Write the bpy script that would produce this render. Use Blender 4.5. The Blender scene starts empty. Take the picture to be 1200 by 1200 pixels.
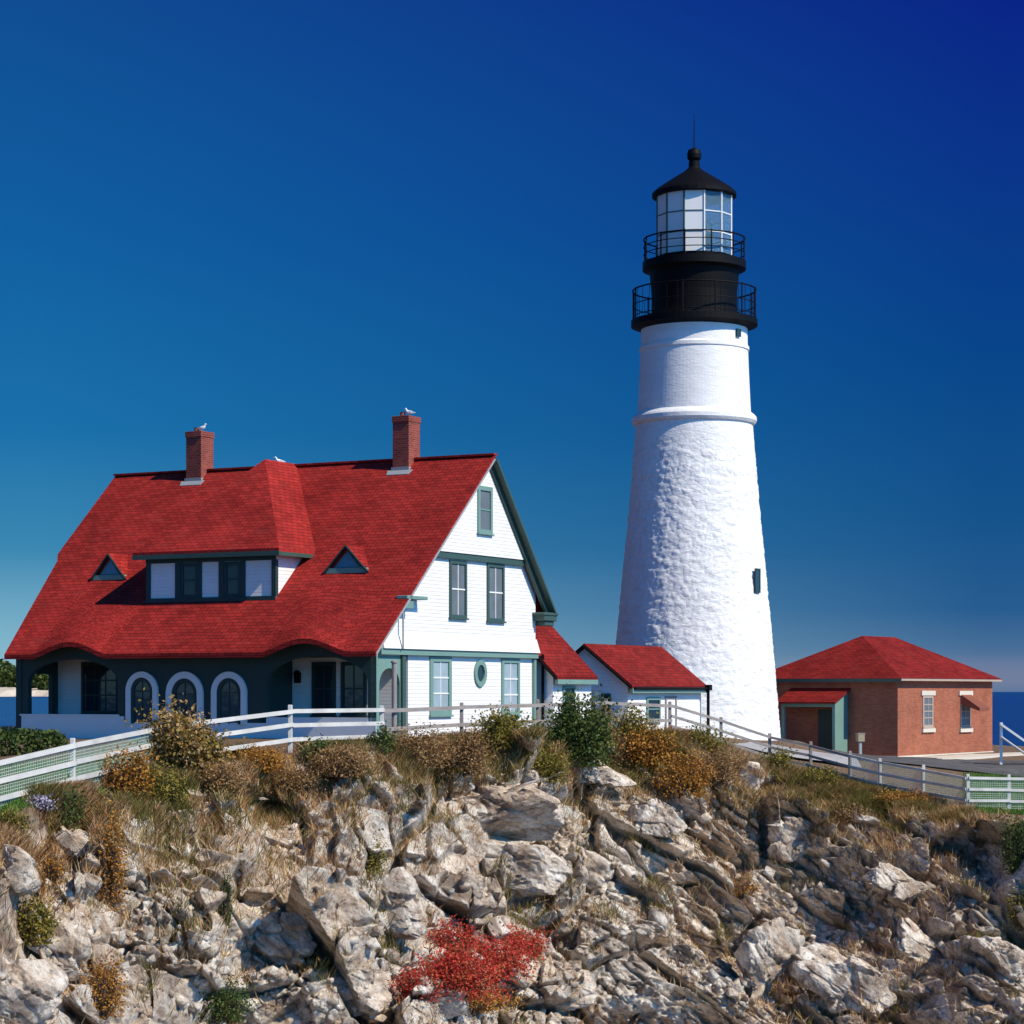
import bpy, bmesh, math, random
import numpy as np
from mathutils import Vector, Matrix
from mathutils.bvhtree import BVHTree
random.seed(7); np.random.seed(7)
R = math.radians
SC = bpy.context.scene
COL = SC.collection
# ------------------------------------------------------------------ camera, sky, sun, exposure
F = 2700.0 / 1200.0                      # focal length / sensor width
FP = 2700.0; CZ = 12.0; HY = 810.0       # focal in photo pixels, camera height above the sea, horizon row
cd = bpy.data.cameras.new("camera"); cam = bpy.data.objects.new("camera", cd); COL.objects.link(cam)
cam.location = (0, 0, CZ); cam.rotation_euler = (R(90), 0, 0)
cd.sensor_width = 36; cd.lens = 36 * F; cd.shift_y = (HY - 600) / 1200.0
cd.clip_start = 0.5; cd.clip_end = 60000
SC.camera = cam
SUN_AZ, SUN_EL = 55.5, 43.0              # azimuth from -Y towards +X
sd = Vector((math.sin(R(SUN_AZ)) * math.cos(R(SUN_EL)), -math.cos(R(SUN_AZ)) * math.cos(R(SUN_EL)), math.sin(R(SUN_EL))))
sl = bpy.data.lights.new("sun", 'SUN'); so = bpy.data.objects.new("sun", sl); COL.objects.link(so)
sl.energy = 5.0; sl.angle = R(0.5); sl.color = (1.0, 0.90, 0.70)
so.rotation_euler = sd.to_track_quat('Z', 'Y').to_euler(); so.location = (40, -30, 60)
w = bpy.data.worlds.new("World"); SC.world = w; w.use_nodes = True
nt = w.node_tree; N = nt.nodes; L = nt.links; N.clear()
def nd(T, **k):
    n = N.new(T)
    for a, b in k.items(): setattr(n, a, b)
    return n
out = nd('ShaderNodeOutputWorld'); bg = nd('ShaderNodeBackground'); bg.inputs[1].default_value = 0.12
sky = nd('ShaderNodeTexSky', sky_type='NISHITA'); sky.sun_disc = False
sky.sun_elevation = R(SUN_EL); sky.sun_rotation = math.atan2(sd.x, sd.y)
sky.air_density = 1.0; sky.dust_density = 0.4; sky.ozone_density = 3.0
tc = nd('ShaderNodeTexCoord'); sep = nd('ShaderNodeSeparateXYZ'); L.new(tc.outputs['Generated'], sep.inputs[0])
# the deep polarised band of the sky lies opposite the sun (+Y half); the half round the sun stays bright
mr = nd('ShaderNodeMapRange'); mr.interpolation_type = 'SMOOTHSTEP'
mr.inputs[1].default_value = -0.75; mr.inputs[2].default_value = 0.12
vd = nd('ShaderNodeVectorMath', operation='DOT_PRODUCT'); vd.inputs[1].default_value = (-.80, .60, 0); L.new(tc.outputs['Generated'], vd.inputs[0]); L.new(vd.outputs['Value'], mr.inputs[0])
def ramp(stops, src):
    r = nd('ShaderNodeValToRGB'); e = r.color_ramp.elements
    e[0].position, e[0].color = stops[0][0], (*stops[0][1], 1); e[1].position, e[1].color = stops[-1][0], (*stops[-1][1], 1)
    for p, c in stops[1:-1]:
        x = e.new(p); x.color = (*c, 1)
    L.new(src, r.inputs[0]); return r
def s2l(r, g, b): return tuple(q * v for q, v in zip((.61, .79, .82), s2l0(r, g, b)))
def s2l0(r, g, b): return tuple(((c / 255 + .055) / 1.055) ** 2.4 if c > 10 else c / 255 / 12.92 for c in (r, g, b))
leftc = ramp([(0.0, s2l(182, 204, 214)), (.022, s2l(150, 190, 210)), (.06, s2l(72, 144, 186)), (.11, s2l(34, 120, 178)), (.19, s2l(22, 101, 168)), (.30, s2l(22, 78, 150)), (1, s2l(16, 50, 120))], sep.outputs[2])
rightc = ramp([(0.0, s2l(116, 128, 162)), (.004, s2l(136, 134, 164)), (.010, s2l(132, 134, 166)), (.017, s2l(88, 118, 158)), (.035, s2l(48, 98, 150)), (.075, s2l(26, 88, 146)), (.14, s2l(12, 74, 144)), (.21, s2l(14, 58, 144)), (.30, s2l(14, 34, 140)), (1, s2l(12, 30, 110))], sep.outputs[2])
azm = nd('ShaderNodeMapRange'); azm.inputs[1].default_value = -0.20; azm.inputs[2].default_value = 0.20
L.new(sep.outputs[0], azm.inputs[0])
mixlr = nd('ShaderNodeMixRGB'); L.new(azm.outputs[0], mixlr.inputs[0]); L.new(leftc.outputs[0], mixlr.inputs[1]); L.new(rightc.outputs[0], mixlr.inputs[2])
SKY_S = 0.12
scl = nd('ShaderNodeVectorMath', operation='SCALE'); scl.inputs[3].default_value = 1 / SKY_S; L.new(mixlr.outputs[0], scl.inputs[0])
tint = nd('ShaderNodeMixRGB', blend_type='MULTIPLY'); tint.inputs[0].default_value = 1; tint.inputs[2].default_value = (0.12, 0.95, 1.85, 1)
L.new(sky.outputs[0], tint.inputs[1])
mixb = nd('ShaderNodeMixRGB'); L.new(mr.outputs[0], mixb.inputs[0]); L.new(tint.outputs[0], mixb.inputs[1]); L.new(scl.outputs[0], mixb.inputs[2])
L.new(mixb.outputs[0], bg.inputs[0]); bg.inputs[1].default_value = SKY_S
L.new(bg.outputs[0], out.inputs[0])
SC.view_settings.view_transform = 'Standard'; SC.view_settings.look = 'None'
SC.view_settings.exposure = 0.15; SC.view_settings.gamma = 1
# ------------------------------------------------------------------ helpers
def tag(o, label=None, cat=None, group=None, kind=None):
    if label: o['label'] = label
    if cat: o['category'] = cat
    if group: o['group'] = group
    if kind: o['kind'] = kind
    return o
class Frame:
    def __init__(s, loc, rz): s.m = Matrix.Translation(loc) @ Matrix.Rotation(rz, 4, 'Z'); s.i = s.m.inverted(); s.loc = Vector(loc); s.rz = rz
    def hit(s, px, py, ax, val):        # where the sight line through a photo pixel meets the local plane ax = val
        o = s.i @ Vector((0, 0, CZ)); d = (s.i.to_3x3() @ Vector(((px - 600) / FP, 1, -(py - HY) / FP)))
        return o + d * ((val - o[ax]) / d[ax])
def at(px, py, d): return Vector(((px - 600) / FP * d, d, CZ - (py - HY) / FP * d))
def pix(p): return (600 + p[0] / p[1] * FP, HY - (p[2] - CZ) / p[1] * FP)
def empty(name, frame, label, cat, group=None):
    o = bpy.data.objects.new(name, None); COL.objects.link(o); o.location = frame.loc; o.rotation_euler = (0, 0, frame.rz)
    o.empty_display_size = .3
    return tag(o, label, cat, group)
def finish(me, name, mat, parent=None, smooth=False):
    o = bpy.data.objects.new(name, me); COL.objects.link(o)
    for m in (mat if isinstance(mat, (list, tuple)) else [mat]): me.materials.append(m)
    if parent: o.parent = parent
    if smooth: me.polygons.foreach_set('use_smooth', np.ones(len(me.polygons), bool))
    return o
class MB:
    def __init__(s): s.v = []; s.f = []
    def add(s, vs, fs):
        b = len(s.v); s.v += [tuple(v) for v in vs]; s.f += [tuple(b + i for i in f) for f in fs]; return s
    def box(s, x0, x1, y0, y1, z0, z1):
        if x0 > x1: x0, x1 = x1, x0
        if y0 > y1: y0, y1 = y1, y0
        if z0 > z1: z0, z1 = z1, z0
        return s.add([(x, y, z) for z in (z0, z1) for y in (y0, y1) for x in (x0, x1)], [(0, 2, 3, 1), (4, 5, 7, 6), (0, 1, 5, 4), (2, 6, 7, 3), (0, 4, 6, 2), (1, 3, 7, 5)])
    def prism(s, pts, vec):              # a planar polygon pushed along vec
        n = len(pts); vec = Vector(vec); a = [Vector(p) for p in pts]; b = [p + vec for p in a]
        nm = Vector((0, 0, 0))
        for i in range(n): nm += a[i].cross(a[(i + 1) % n])
        if nm.dot(vec) > 0: a.reverse(); b.reverse()
        return s.add(a + b, [tuple(range(n)), tuple(range(2 * n - 1, n - 1, -1))] + [((i + 1) % n, i, n + i, n + (i + 1) % n) for i in range(n)])
    def beam(s, p, q, wd, ht, up=(0, 0, 1)):
        p, q = Vector(p), Vector(q); d = (q - p).normalized(); r = d.cross(Vector(up)).normalized(); u = r.cross(d)
        c = [(-1, -1), (1, -1), (1, 1), (-1, 1)]
        vs = [e + r * (a * wd / 2) + u * (b * ht / 2) for e in (p, q) for a, b in c]
        return s.add(vs, [(3, 2, 1, 0), (4, 5, 6, 7)] + [(i, (i + 1) % 4, 4 + (i + 1) % 4, 4 + i) for i in range(4)])
    def tube(s, pts, rad, n=8):
        pts = [Vector(p) for p in pts]; rad = rad if isinstance(rad, (list, tuple)) else [rad] * len(pts); vs = []; fs = []
        for i, p in enumerate(pts):
            d = (pts[min(i + 1, len(pts) - 1)] - pts[max(i - 1, 0)]).normalized()
            a = Vector((0, 0, 1)) if abs(d.z) < .9 else Vector((1, 0, 0)); r = d.cross(a).normalized(); u = r.cross(d)
            vs += [p + (r * math.cos(k * 2 * math.pi / n) + u * math.sin(k * 2 * math.pi / n)) * rad[i] for k in range(n)]
            if i:
                fs += [((i - 1) * n + k, (i - 1) * n + (k + 1) % n, i * n + (k + 1) % n, i * n + k) for k in range(n)]
        fs += [tuple(range(n - 1, -1, -1)), tuple(range(len(vs) - n, len(vs)))]
        return s.add(vs, fs)
    def lathe(s, prof, n=48, cap=True, a0=0.0):
        vs = []; fs = []
        for r, z in prof: vs += [(r * math.cos(a0 + k * 2 * math.pi / n), r * math.sin(a0 + k * 2 * math.pi / n), z) for k in range(n)]
        for i in range(1, len(prof)): fs += [((i - 1) * n + k, (i - 1) * n + (k + 1) % n, i * n + (k + 1) % n, i * n + k) for k in range(n)]
        if cap: fs += [tuple(range(n - 1, -1, -1)), tuple(range(len(vs) - n, len(vs)))]
        return s.add(vs, fs)
    def build(s, name, mat, parent=None, smooth=False, bevel=0):
        me = bpy.data.meshes.new(name); me.from_pydata(s.v, [], s.f); me.validate(); me.update()
        if bevel:
            bm = bmesh.new(); bm.from_mesh(me); bmesh.ops.remove_doubles(bm, verts=bm.verts, dist=1e-5)
            bmesh.ops.bevel(bm, geom=[e for e in bm.edges if e.calc_face_angle(0) > .5], offset=bevel, segments=1, affect='EDGES'); bm.to_mesh(me); bm.free()
        uv = me.uv_layers.new(name='UVMap'); dat = np.zeros((len(me.loops), 2), 'f')
        for p in me.polygons:
            n = p.normal; t = Vector((-n.y, n.x, 0)); t = t.normalized() if t.length > .05 else Vector((1, 0, 0)); b = n.cross(t)
            for li in p.loop_indices:
                c = me.vertices[me.loops[li].vertex_index].co; dat[li] = (c.dot(t), c.dot(b))
        uv.data.foreach_set('uv', dat.ravel())
        return finish(me, name, mat, parent, smooth)
def arr_mesh(name, V, Fc, mat, parent=None, attr=None, smooth=False):
    me = bpy.data.meshes.new(name); V = np.asarray(V, 'f'); Fc = np.asarray(Fc, 'i'); n, k = Fc.shape
    me.vertices.add(len(V)); me.vertices.foreach_set('co', V.ravel()); me.loops.add(n * k); me.loops.foreach_set('vertex_index', Fc.ravel())
    me.polygons.add(n); me.polygons.foreach_set('loop_start', np.arange(0, n * k, k, dtype='i')); me.polygons.foreach_set('loop_total', np.full(n, k, 'i'))
    me.update(calc_edges=True)
    if attr:
        for an, (dom, vals) in attr.items():
            a = me.attributes.new(an, 'FLOAT', dom); a.data.foreach_set('value', np.asarray(vals, 'f'))
    return finish(me, name, mat, parent, smooth)
# ------------------------------------------------------------------ materials
class Mat:
    def __init__(s, name, color=(.8, .8, .8), rough=.6, spec=.3, metal=0):
        s.m = bpy.data.materials.new(name); s.m.use_nodes = True; s.t = s.m.node_tree; s.b = s.t.nodes['Principled BSDF']
        s.b.inputs['Base Color'].default_value = (*color, 1); s.b.inputs['Roughness'].default_value = rough
        s.b.inputs['Specular IOR Level'].default_value = spec; s.b.inputs['Metallic'].default_value = metal
    def n(s, T, **k):
        x = s.t.nodes.new(T)
        for a, b in k.items():
            if a in x.inputs and not hasattr(x, a): x.inputs[a].default_value = b
            else: setattr(x, a, b)
        return x
    def l(s, a, b): s.t.links.new(a, b)
    def co(s, kind='Object', scale=None, rot=None):
        c = s.n('ShaderNodeTexCoord'); o = c.outputs[kind]
        if scale or rot:
            m = s.n('ShaderNodeMapping')
            if scale: m.inputs['Scale'].default_value = scale
            if rot: m.inputs['Rotation'].default_value = rot
            s.l(o, m.inputs[0]); o = m.outputs[0]
        return o
    def noise(s, vec, scale=1, detail=4, rough=.55, dist=0):
        x = s.n('ShaderNodeTexNoise'); x.inputs['Scale'].default_value = scale; x.inputs['Detail'].default_value = detail; x.inputs['Roughness'].default_value = rough; x.inputs['Distortion'].default_value = dist
        if vec: s.l(vec, x.inputs['Vector'])
        return x.outputs['Fac']
    def ramp(s, src, stops, interp='LINEAR'):
        r = s.n('ShaderNodeValToRGB'); r.color_ramp.interpolation = interp; e = r.color_ramp.elements
        def c4(c): return (c, c, c, 1) if isinstance(c, (int, float)) else (*c, 1)
        e[0].position, e[0].color = stops[0][0], c4(stops[0][1]); e[1].position, e[1].color = stops[-1][0], c4(stops[-1][1])
        for p, c in stops[1:-1]: x = e.new(p); x.color = c4(c)
        s.l(src, r.inputs[0]); return r.outputs[0]
    def mix(s, f, a, b, blend='MIX'):
        x = s.n('ShaderNodeMixRGB', blend_type=blend)
        for i, q in enumerate((f, a, b)):
            if isinstance(q, (int, float)): x.inputs[i].default_value = q if i == 0 else (q, q, q, 1)
            elif isinstance(q, tuple): x.inputs[i].default_value = (*q, 1)
            else: s.l(q, x.inputs[i])
        return x.outputs[0]
    def color(s, src): s.l(src, s.b.inputs['Base Color']); return s
    def bump(s, src, strength=.5, dist=.02, prev=None):
        x = s.n('ShaderNodeBump'); x.inputs['Strength'].default_value = strength; x.inputs['Distance'].default_value = dist; s.l(src, x.inputs['Height'])
        if prev: s.l(prev, x.inputs['Normal'])
        s.l(x.outputs[0], s.b.inputs['Normal']); return x.outputs[0]
def paint(name, c, rough=.5, var=.12, bump=0):
    m = Mat(name, c, rough); o = m.co('Object'); n = m.noise(o, 1.3, 6, .65)
    m.color(m.mix(m.ramp(n, [(.35, 0), (.75, 1)]), c, tuple(x * (1 - var) for x in c)))
    if bump: m.bump(m.noise(o, 14, 4), .4, bump)
    return m.m
WHITE = (.755, .735, .705)
M = {}
M['green'] = paint('green trim paint', (.045, .085, .07), .45)
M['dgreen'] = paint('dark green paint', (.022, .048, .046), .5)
M['lgreen'] = paint('pale green paint', (.16, .27, .23), .5)
M['white'] = paint('white trim paint', WHITE, .5, .06)
M['black'] = paint('black iron paint', (.003, .003, .0035), .6); M['black'].node_tree.nodes['Principled BSDF'].inputs['Specular IOR Level'].default_value = .12
M['darkin'] = paint('dark interior', (.02, .02, .022), .8)
M['grey'] = paint('grey metal', (.3, .31, .32), .45)
M['rail'] = paint('weathered white fence paint', (.60, .575, .53), .75, .38, .006)
M['wood'] = paint('weathered grey fence wood', (.30, .26, .235), .85, .35, .006)
M['cream'] = paint('cream painted stone', (.62, .55, .45), .8, .15, .01)
M['beige'] = paint('dull beige paint', (.40, .31, .24), .8); M['tan'] = paint('tan cabinet paint', (.30, .24, .16), .7); M['rust'] = paint('rust brown sheet metal', (.22, .07, .04), .7)
def clap():
    m = Mat('white clapboard', WHITE, .55); o = m.co('Object'); sx = m.n('ShaderNodeSeparateXYZ'); m.l(o, sx.inputs[0])
    a = m.n('ShaderNodeMath', operation='MULTIPLY'); a.inputs[1].default_value = 1 / .125; m.l(sx.outputs[2], a.inputs[0])
    f = m.n('ShaderNodeMath', operation='FRACT'); m.l(a.outputs[0], f.inputs[0])
    g = m.ramp(f.outputs[0], [(0, 1), (.1, .92), (.86, .12), (.94, 0), (1, 1)])
    n = m.noise(o, .9, 6, .7)
    c = m.mix(m.ramp(n, [(.4, 0), (.8, 1)]), WHITE, (.66, .63, .59)); ln = m.ramp(f.outputs[0], [(0, .72), (.06, 1), (1, 1)])
    m.color(m.mix(.75, c, ln, 'MULTIPLY')); m.bump(g, .6, .018); return m.m
M['clap'] = clap()
def shingle(nm='red asphalt shingles', q=1.0):
    m = Mat(nm, (.4, .03, .035), .85, .06); uv = m.co('UV'); b = m.n('ShaderNodeTexBrick'); m.l(uv, b.inputs['Vector'])
    b.inputs['Scale'].default_value = 1; b.inputs['Brick Width'].default_value = .33; b.inputs['Row Height'].default_value = .17; b.inputs['Mortar Size'].default_value = .012
    b.inputs['Color1'].default_value = (.345 * q, .027 * q, .022 * q, 1); b.inputs['Color2'].default_value = (.215 * q, .017 * q, .015 * q, 1); b.inputs['Mortar'].default_value = (.08 * q, .008, .008, 1); b.inputs['Bias'].default_value = -.15
    n = m.noise(m.co('Object'), .55, 7, .7); n2 = m.noise(m.co('Object', (.4, .4, 3)), 2.2, 4)
    c = m.mix(.85, b.outputs['Color'], m.ramp(n, [(.28, .6), (.5, 1), (.72, 1.3)]), 'MULTIPLY')
    c = m.mix(m.ramp(n2, [(.55, 0), (.8, .35)]), c, (.32 * q, .06 * q, .05 * q)); m.color(c)
    m.bump(b.outputs['Fac'], -.5, .02, m.bump(m.noise(uv, 60, 2), .3, .006)); return m.m
M['shingle'] = shingle(q=.94); M['shingle_sundim'] = shingle('red shingles dimmed against sun', .66)  # second copy: same shingles, colour darkened to offset full sun on these roofs
def brick(name, c1, c2, mo, sc=1):
    m = Mat(name, c1, .9, .04); uv = m.co('UV'); b = m.n('ShaderNodeTexBrick'); m.l(uv, b.inputs['Vector'])
    b.inputs['Scale'].default_value = 1; b.inputs['Brick Width'].default_value = .24 * sc; b.inputs['Row Height'].default_value = .08 * sc; b.inputs['Mortar Size'].default_value = .009
    b.inputs['Color1'].default_value = (*c1, 1); b.inputs['Color2'].default_value = (*c2, 1); b.inputs['Mortar'].default_value = (*mo, 1)
    n = m.noise(m.co('Object'), .8, 6, .7)
    m.color(m.mix(.9, b.outputs['Color'], m.ramp(n, [(.3, .75), (.6, 1.08)]), 'MULTIPLY')); m.bump(b.outputs['Fac'], -.5, .012); return m.m
M['brick'] = brick('red brick wall', (.35, .12, .068), (.27, .085, .05), (.30, .13, .085))
M['chim'] = brick('chimney brick', (.30, .06, .04), (.17, .035, .028), (.22, .12, .10))
def glass(name, c=(.02, .03, .035), rough=.06):
    m = Mat(name, c, rough, .6); m.bump(m.noise(m.co('Object'), 1.7, 2), .12, .02); return m.m
M['glass'] = glass('window glass'); M['reflect_pane'] = paint('grey pane with painted reflections', (.13, .155, .17), .6, .3); M['curtain'] = paint('pale window curtain', (.30, .38, .42), .7, .3)  # the grey pane colour is painted to read as glass with reflections
def clearglass():
    m = Mat('clear lantern glass', (.8, .9, .95), .02, .5); m.b.inputs['Transmission Weight'].default_value = 1; m.b.inputs['IOR'].default_value = 1.3
    d = m.n('ShaderNodeBsdfDiffuse'); d.inputs[0].default_value = (.30, .50, .62, 1); x = m.n('ShaderNodeMixShader'); x.inputs[0].default_value = .16; m.l(m.b.outputs[0], x.inputs[1]); m.l(d.outputs[0], x.inputs[2]); m.l(x.outputs[0], m.t.nodes['Material Output'].inputs[0])
    return m.m
M['clear'] = clearglass()
def rubble():
    m = Mat('whitewashed rubble stone', (.82, .82, .81), .65, .2); o = m.co('Object', (1, 1, 1.9)); nz = m.noise(o, 1.2, 3)
    v = m.n('ShaderNodeTexVoronoi', feature='DISTANCE_TO_EDGE'); v.inputs['Scale'].default_value = 1.9; mx = m.n('ShaderNodeVectorMath', operation='ADD'); m.l(o, mx.inputs[0])
    q = m.n('ShaderNodeTexNoise'); q.inputs['Scale'].default_value = 2.2; m.l(o, q.inputs['Vector']); sc = m.n('ShaderNodeVectorMath', operation='SCALE'); sc.inputs[3].default_value = .5; m.l(q.outputs['Color'], sc.inputs[0]); m.l(sc.outputs[0], mx.inputs[1])
    m.l(mx.outputs[0], v.inputs['Vector']); e = m.ramp(v.outputs['Distance'], [(0, 0), (.09, .8), (.3, 1)])
    m.color(m.mix(m.ramp(nz, [(.45, 0), (.8, 1)]), (.78, .76, .735), (.66, .635, .60)))
    m.bump(m.noise(o, 6, 7, .75), .45, .05, m.bump(e, .35, .03)); return m.m
M['rubble'] = rubble()
def smoothw():
    m = Mat('whitewashed brick', (.82, .82, .81), .6, .2); o = m.co('Object', (1, 1, 3)); m.color(m.mix(m.ramp(m.noise(o, .9, 6, .7), [(.42, 0), (.8, 1)]), (.78, .76, .735), (.66, .635, .60)))
    m.bump(m.noise(o, 3, 6, .7), .5, .05); return m.m
M['smoothw'] = smoothw()
def rockmat(name, tilt, st, bright=1.0):
    m = Mat(name, (.35, .3, .25), .9, .15); o = m.co('Object'); a0 = m.co('Object', None, (0, R(tilt), R(12)))
    mp = m.n('ShaderNodeMapping'); mp.inputs['Scale'].default_value = st; m.l(a0, mp.inputs[0]); a = mp.outputs[0]
    n1 = m.noise(a, .5, 9, .7, .3); n2 = m.noise(a, 2.2, 10, .76, .2); n3 = m.noise(o, 8, 8, .8); n4 = m.noise(o, .4, 6, .65); nf = m.noise(a, 7, 8, .85)
    B = bright
    base = m.ramp(n2, [(.27, (.07 * B, .055 * B, .045 * B)), (.385, (.25 * B, .19 * B, .15 * B)), (.455, (.47 * B, .395 * B, .32 * B)), (.54, (.67 * B, .61 * B, .53 * B)), (.64, (.73 * B, .69 * B, .63 * B))])
    c = m.mix(1, base, m.ramp(n1, [(.32, (.66, .54, .46)), (.43, (.97, .84, .72)), (.52, (1, .97, .93)), (.68, (1.15, 1.12, 1.10))]), 'MULTIPLY')
    c = m.mix(m.ramp(m.noise(a, .9, 8, .75), [(.57, 0), (.66, .75)]), c, (.24, .115, .06))
    c = m.mix(m.ramp(n3, [(.36, .85), (.46, 0)]), c, (.07, .058, .05))
    c = m.mix(m.ramp(nf, [(.34, .8), (.43, 0)]), c, (.085, .065, .055))
    c = m.mix(m.ramp(m.noise(o, 4.5, 9, .8), [(.56, 0), (.66, .85)]), c, (.74, .71, .67))
    c = m.mix(m.ramp(n4, [(.54, 0), (.64, .7)]), c, (.20, .125, .085))
    c = m.mix(m.ramp(m.noise(a, .75, 7, .7, .5), [(.33, .7), (.42, 0)]), c, (.13, .12, .115))
    at_ = m.n('ShaderNodeAttribute', attribute_name='soil'); sc = m.mix(m.ramp(n3, [(.35, 0), (.65, 1)]), (.11, .065, .04), (.33, .22, .14))
    m.color(m.mix(at_.outputs['Fac'], c, sc))
    b1 = m.bump(n2, .8, .22); b2 = m.bump(m.noise(a, 9, 9, .85), .9, .07, b1); m.bump(n3, .8, .05, b2); return m.m
M['rock'] = rockmat('weathered coastal rock', -36, (.45, .6, 1.9), 1.35)
M['rock2'] = rockmat('pale boulder rock', -20, (.7, .8, 1.5), 1.5)
def ground(name, a, b, c, sc=1.2):
    m = Mat(name, a, .95, .1); o = m.co('Object'); n = m.noise(o, sc, 8, .7); n2 = m.noise(o, sc * 9, 5, .7)
    m.color(m.mix(m.ramp(n2, [(.45, 0), (.7, .6)]), m.ramp(n, [(.35, a), (.6, b)]), c)); m.bump(n2, .7, .04); return m.m
M['asphalt'] = ground('worn asphalt', (.075, .072, .075), (.12, .115, .115), (.05, .05, .052))
M['path'] = ground('concrete path', (.30, .29, .30), (.42, .40, .39), (.24, .23, .24))
def seamat():
    m = Mat('deep blue sea', (.004, .032, .125), .22, .5); o = m.co('Object', (1, 2.2, 1)); n = m.noise(o, .06, 8, .75)
    m.color(m.ramp(n, [(.35, (.003, .022, .10)), (.6, (.006, .045, .165)), (.72, (.05, .12, .26))])); m.bump(m.noise(o, .5, 6, .7), .8, .5); return m.m
M['sea'] = seamat()
def leafmat(name, stops, trans=.25, clump=1.6):
    m = Mat(name, stops[0][1], .6, .2); a = m.n('ShaderNodeAttribute', attribute_name='rnd'); n = m.noise(m.co('Object'), clump, 3)
    ad = m.n('ShaderNodeMath', operation='MULTIPLY_ADD'); ad.inputs[1].default_value = .6; m.l(n, ad.inputs[0])
    s2 = m.n('ShaderNodeMath', operation='MULTIPLY'); s2.inputs[1].default_value = .55; m.l(a.outputs['Fac'], s2.inputs[0]); m.l(s2.outputs[0], ad.inputs[2])
    c = m.ramp(ad.outputs[0], stops); m.color(c)
    t = m.n('ShaderNodeBsdfTranslucent'); m.l(c, t.inputs[0]); mx = m.n('ShaderNodeMixShader'); mx.inputs[0].default_value = trans
    m.l(m.b.outputs[0], mx.inputs[1]); m.l(t.outputs[0], mx.inputs[2]); o = m.t.nodes['Material Output']; m.l(mx.outputs[0], o.inputs[0]); return m.m
M['lf_green'] = leafmat('dark green leaves', [(.2, (.018, .035, .010)), (.5, (.05, .085, .018)), (.8, (.12, .14, .03))])
M['lf_olive'] = leafmat('olive autumn leaves', [(.2, (.06, .06, .012)), (.5, (.17, .15, .025)), (.8, (.32, .22, .04))])
M['lf_orange'] = leafmat('orange autumn leaves', [(.2, (.14, .06, .015)), (.5, (.34, .14, .022)), (.8, (.50, .26, .05))])
M['lf_red'] = leafmat('scarlet autumn leaves', [(.2, (.14, .012, .012)), (.42, (.42, .035, .028)), (.6, (.56, .06, .035)), (.8, (.40, .15, .05))])
M['lf_brown'] = leafmat('dry brown leaves', [(.2, (.10, .05, .022)), (.5, (.27, .145, .055)), (.8, (.42, .27, .12))])
M['lf_mixed'] = leafmat('yellow and brown leaves', [(.2, (.09, .07, .02)), (.45, (.22, .17, .03)), (.6, (.34, .18, .05)), (.8, (.48, .36, .20))])
M['lf_lilac'] = leafmat('lilac flower heads', [(.2, (.25, .22, .30)), (.8, (.52, .47, .58))])
M['gr_dry'] = leafmat('dry grass', [(.15, (.12, .06, .028)), (.35, (.29, .135, .06)), (.5, (.44, .22, .09)), (.65, (.54, .34, .15)), (.8, (.68, .52, .30))], .3, .5)
M['gr_olive'] = leafmat('olive grass', [(.2, (.05, .06, .015)), (.5, (.14, .13, .03)), (.8, (.27, .20, .06))], .3, .6)
M['gr_lawn'] = leafmat('lawn grass', [(.2, (.05, .12, .015)), (.8, (.14, .26, .04))], .3)
M['bark'] = paint('twigs', (.09, .06, .045), .9)
# ------------------------------------------------------------------ noise in numpy
def hash3(i, j, k, seed):
    h = (i.astype(np.int64) * 374761393 + j.astype(np.int64) * 668265263 + k.astype(np.int64) * 2147483647 + seed * 1274126177) & 0xffffffff
    h = ((h ^ (h >> 13)) * 1274126177) & 0xffffffff; h = (h ^ (h >> 16)); h = (h * 2246822519) & 0xffffffff; h ^= h >> 15
    return h
def rf(h, n): return (((h * (2 * n + 3) * 2654435761 + n * 40503) & 0xffffffff) >> 8).astype('f8') / 16777216.0
def vnoise(P, seed):
    I = np.floor(P).astype(np.int64); f = P - I; f = f * f * (3 - 2 * f); r = 0
    for a in (0, 1):
        for b in (0, 1):
            for c in (0, 1):
                wgt = (f[:, 0] if a else 1 - f[:, 0]) * (f[:, 1] if b else 1 - f[:, 1]) * (f[:, 2] if c else 1 - f[:, 2])
                r = r + wgt * rf(hash3(I[:, 0] + a, I[:, 1] + b, I[:, 2] + c, seed), 1)
    return r * 2 - 1
def fbm(P, seed, o=4):
    r = 0; a = .5
    for i in range(o): r = r + a * vnoise(P * 2 ** i, seed + i); a *= .5
    return r
def worley(P, seed):
    I = np.floor(P).astype(np.int64); n = len(P); F1 = np.full(n, 9.); F2 = np.full(n, 9.); H = np.zeros(n, np.int64); D = np.zeros((n, 3))
    for a in (-1, 0, 1):
        for b in (-1, 0, 1):
            for c in (-1, 0, 1):
                h = hash3(I[:, 0] + a, I[:, 1] + b, I[:, 2] + c, seed)
                q = np.stack([I[:, 0] + a + rf(h, 1), I[:, 1] + b + rf(h, 2), I[:, 2] + c + rf(h, 3)], 1); dv = P - q; d = np.sqrt((dv ** 2).sum(1))
                cl = d < F1; F2 = np.where(cl, F1, np.minimum(F2, d)); H = np.where(cl, h, H); D[cl] = dv[cl]; F1 = np.where(cl, d, F1)
    return F1, F2, H, D
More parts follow.
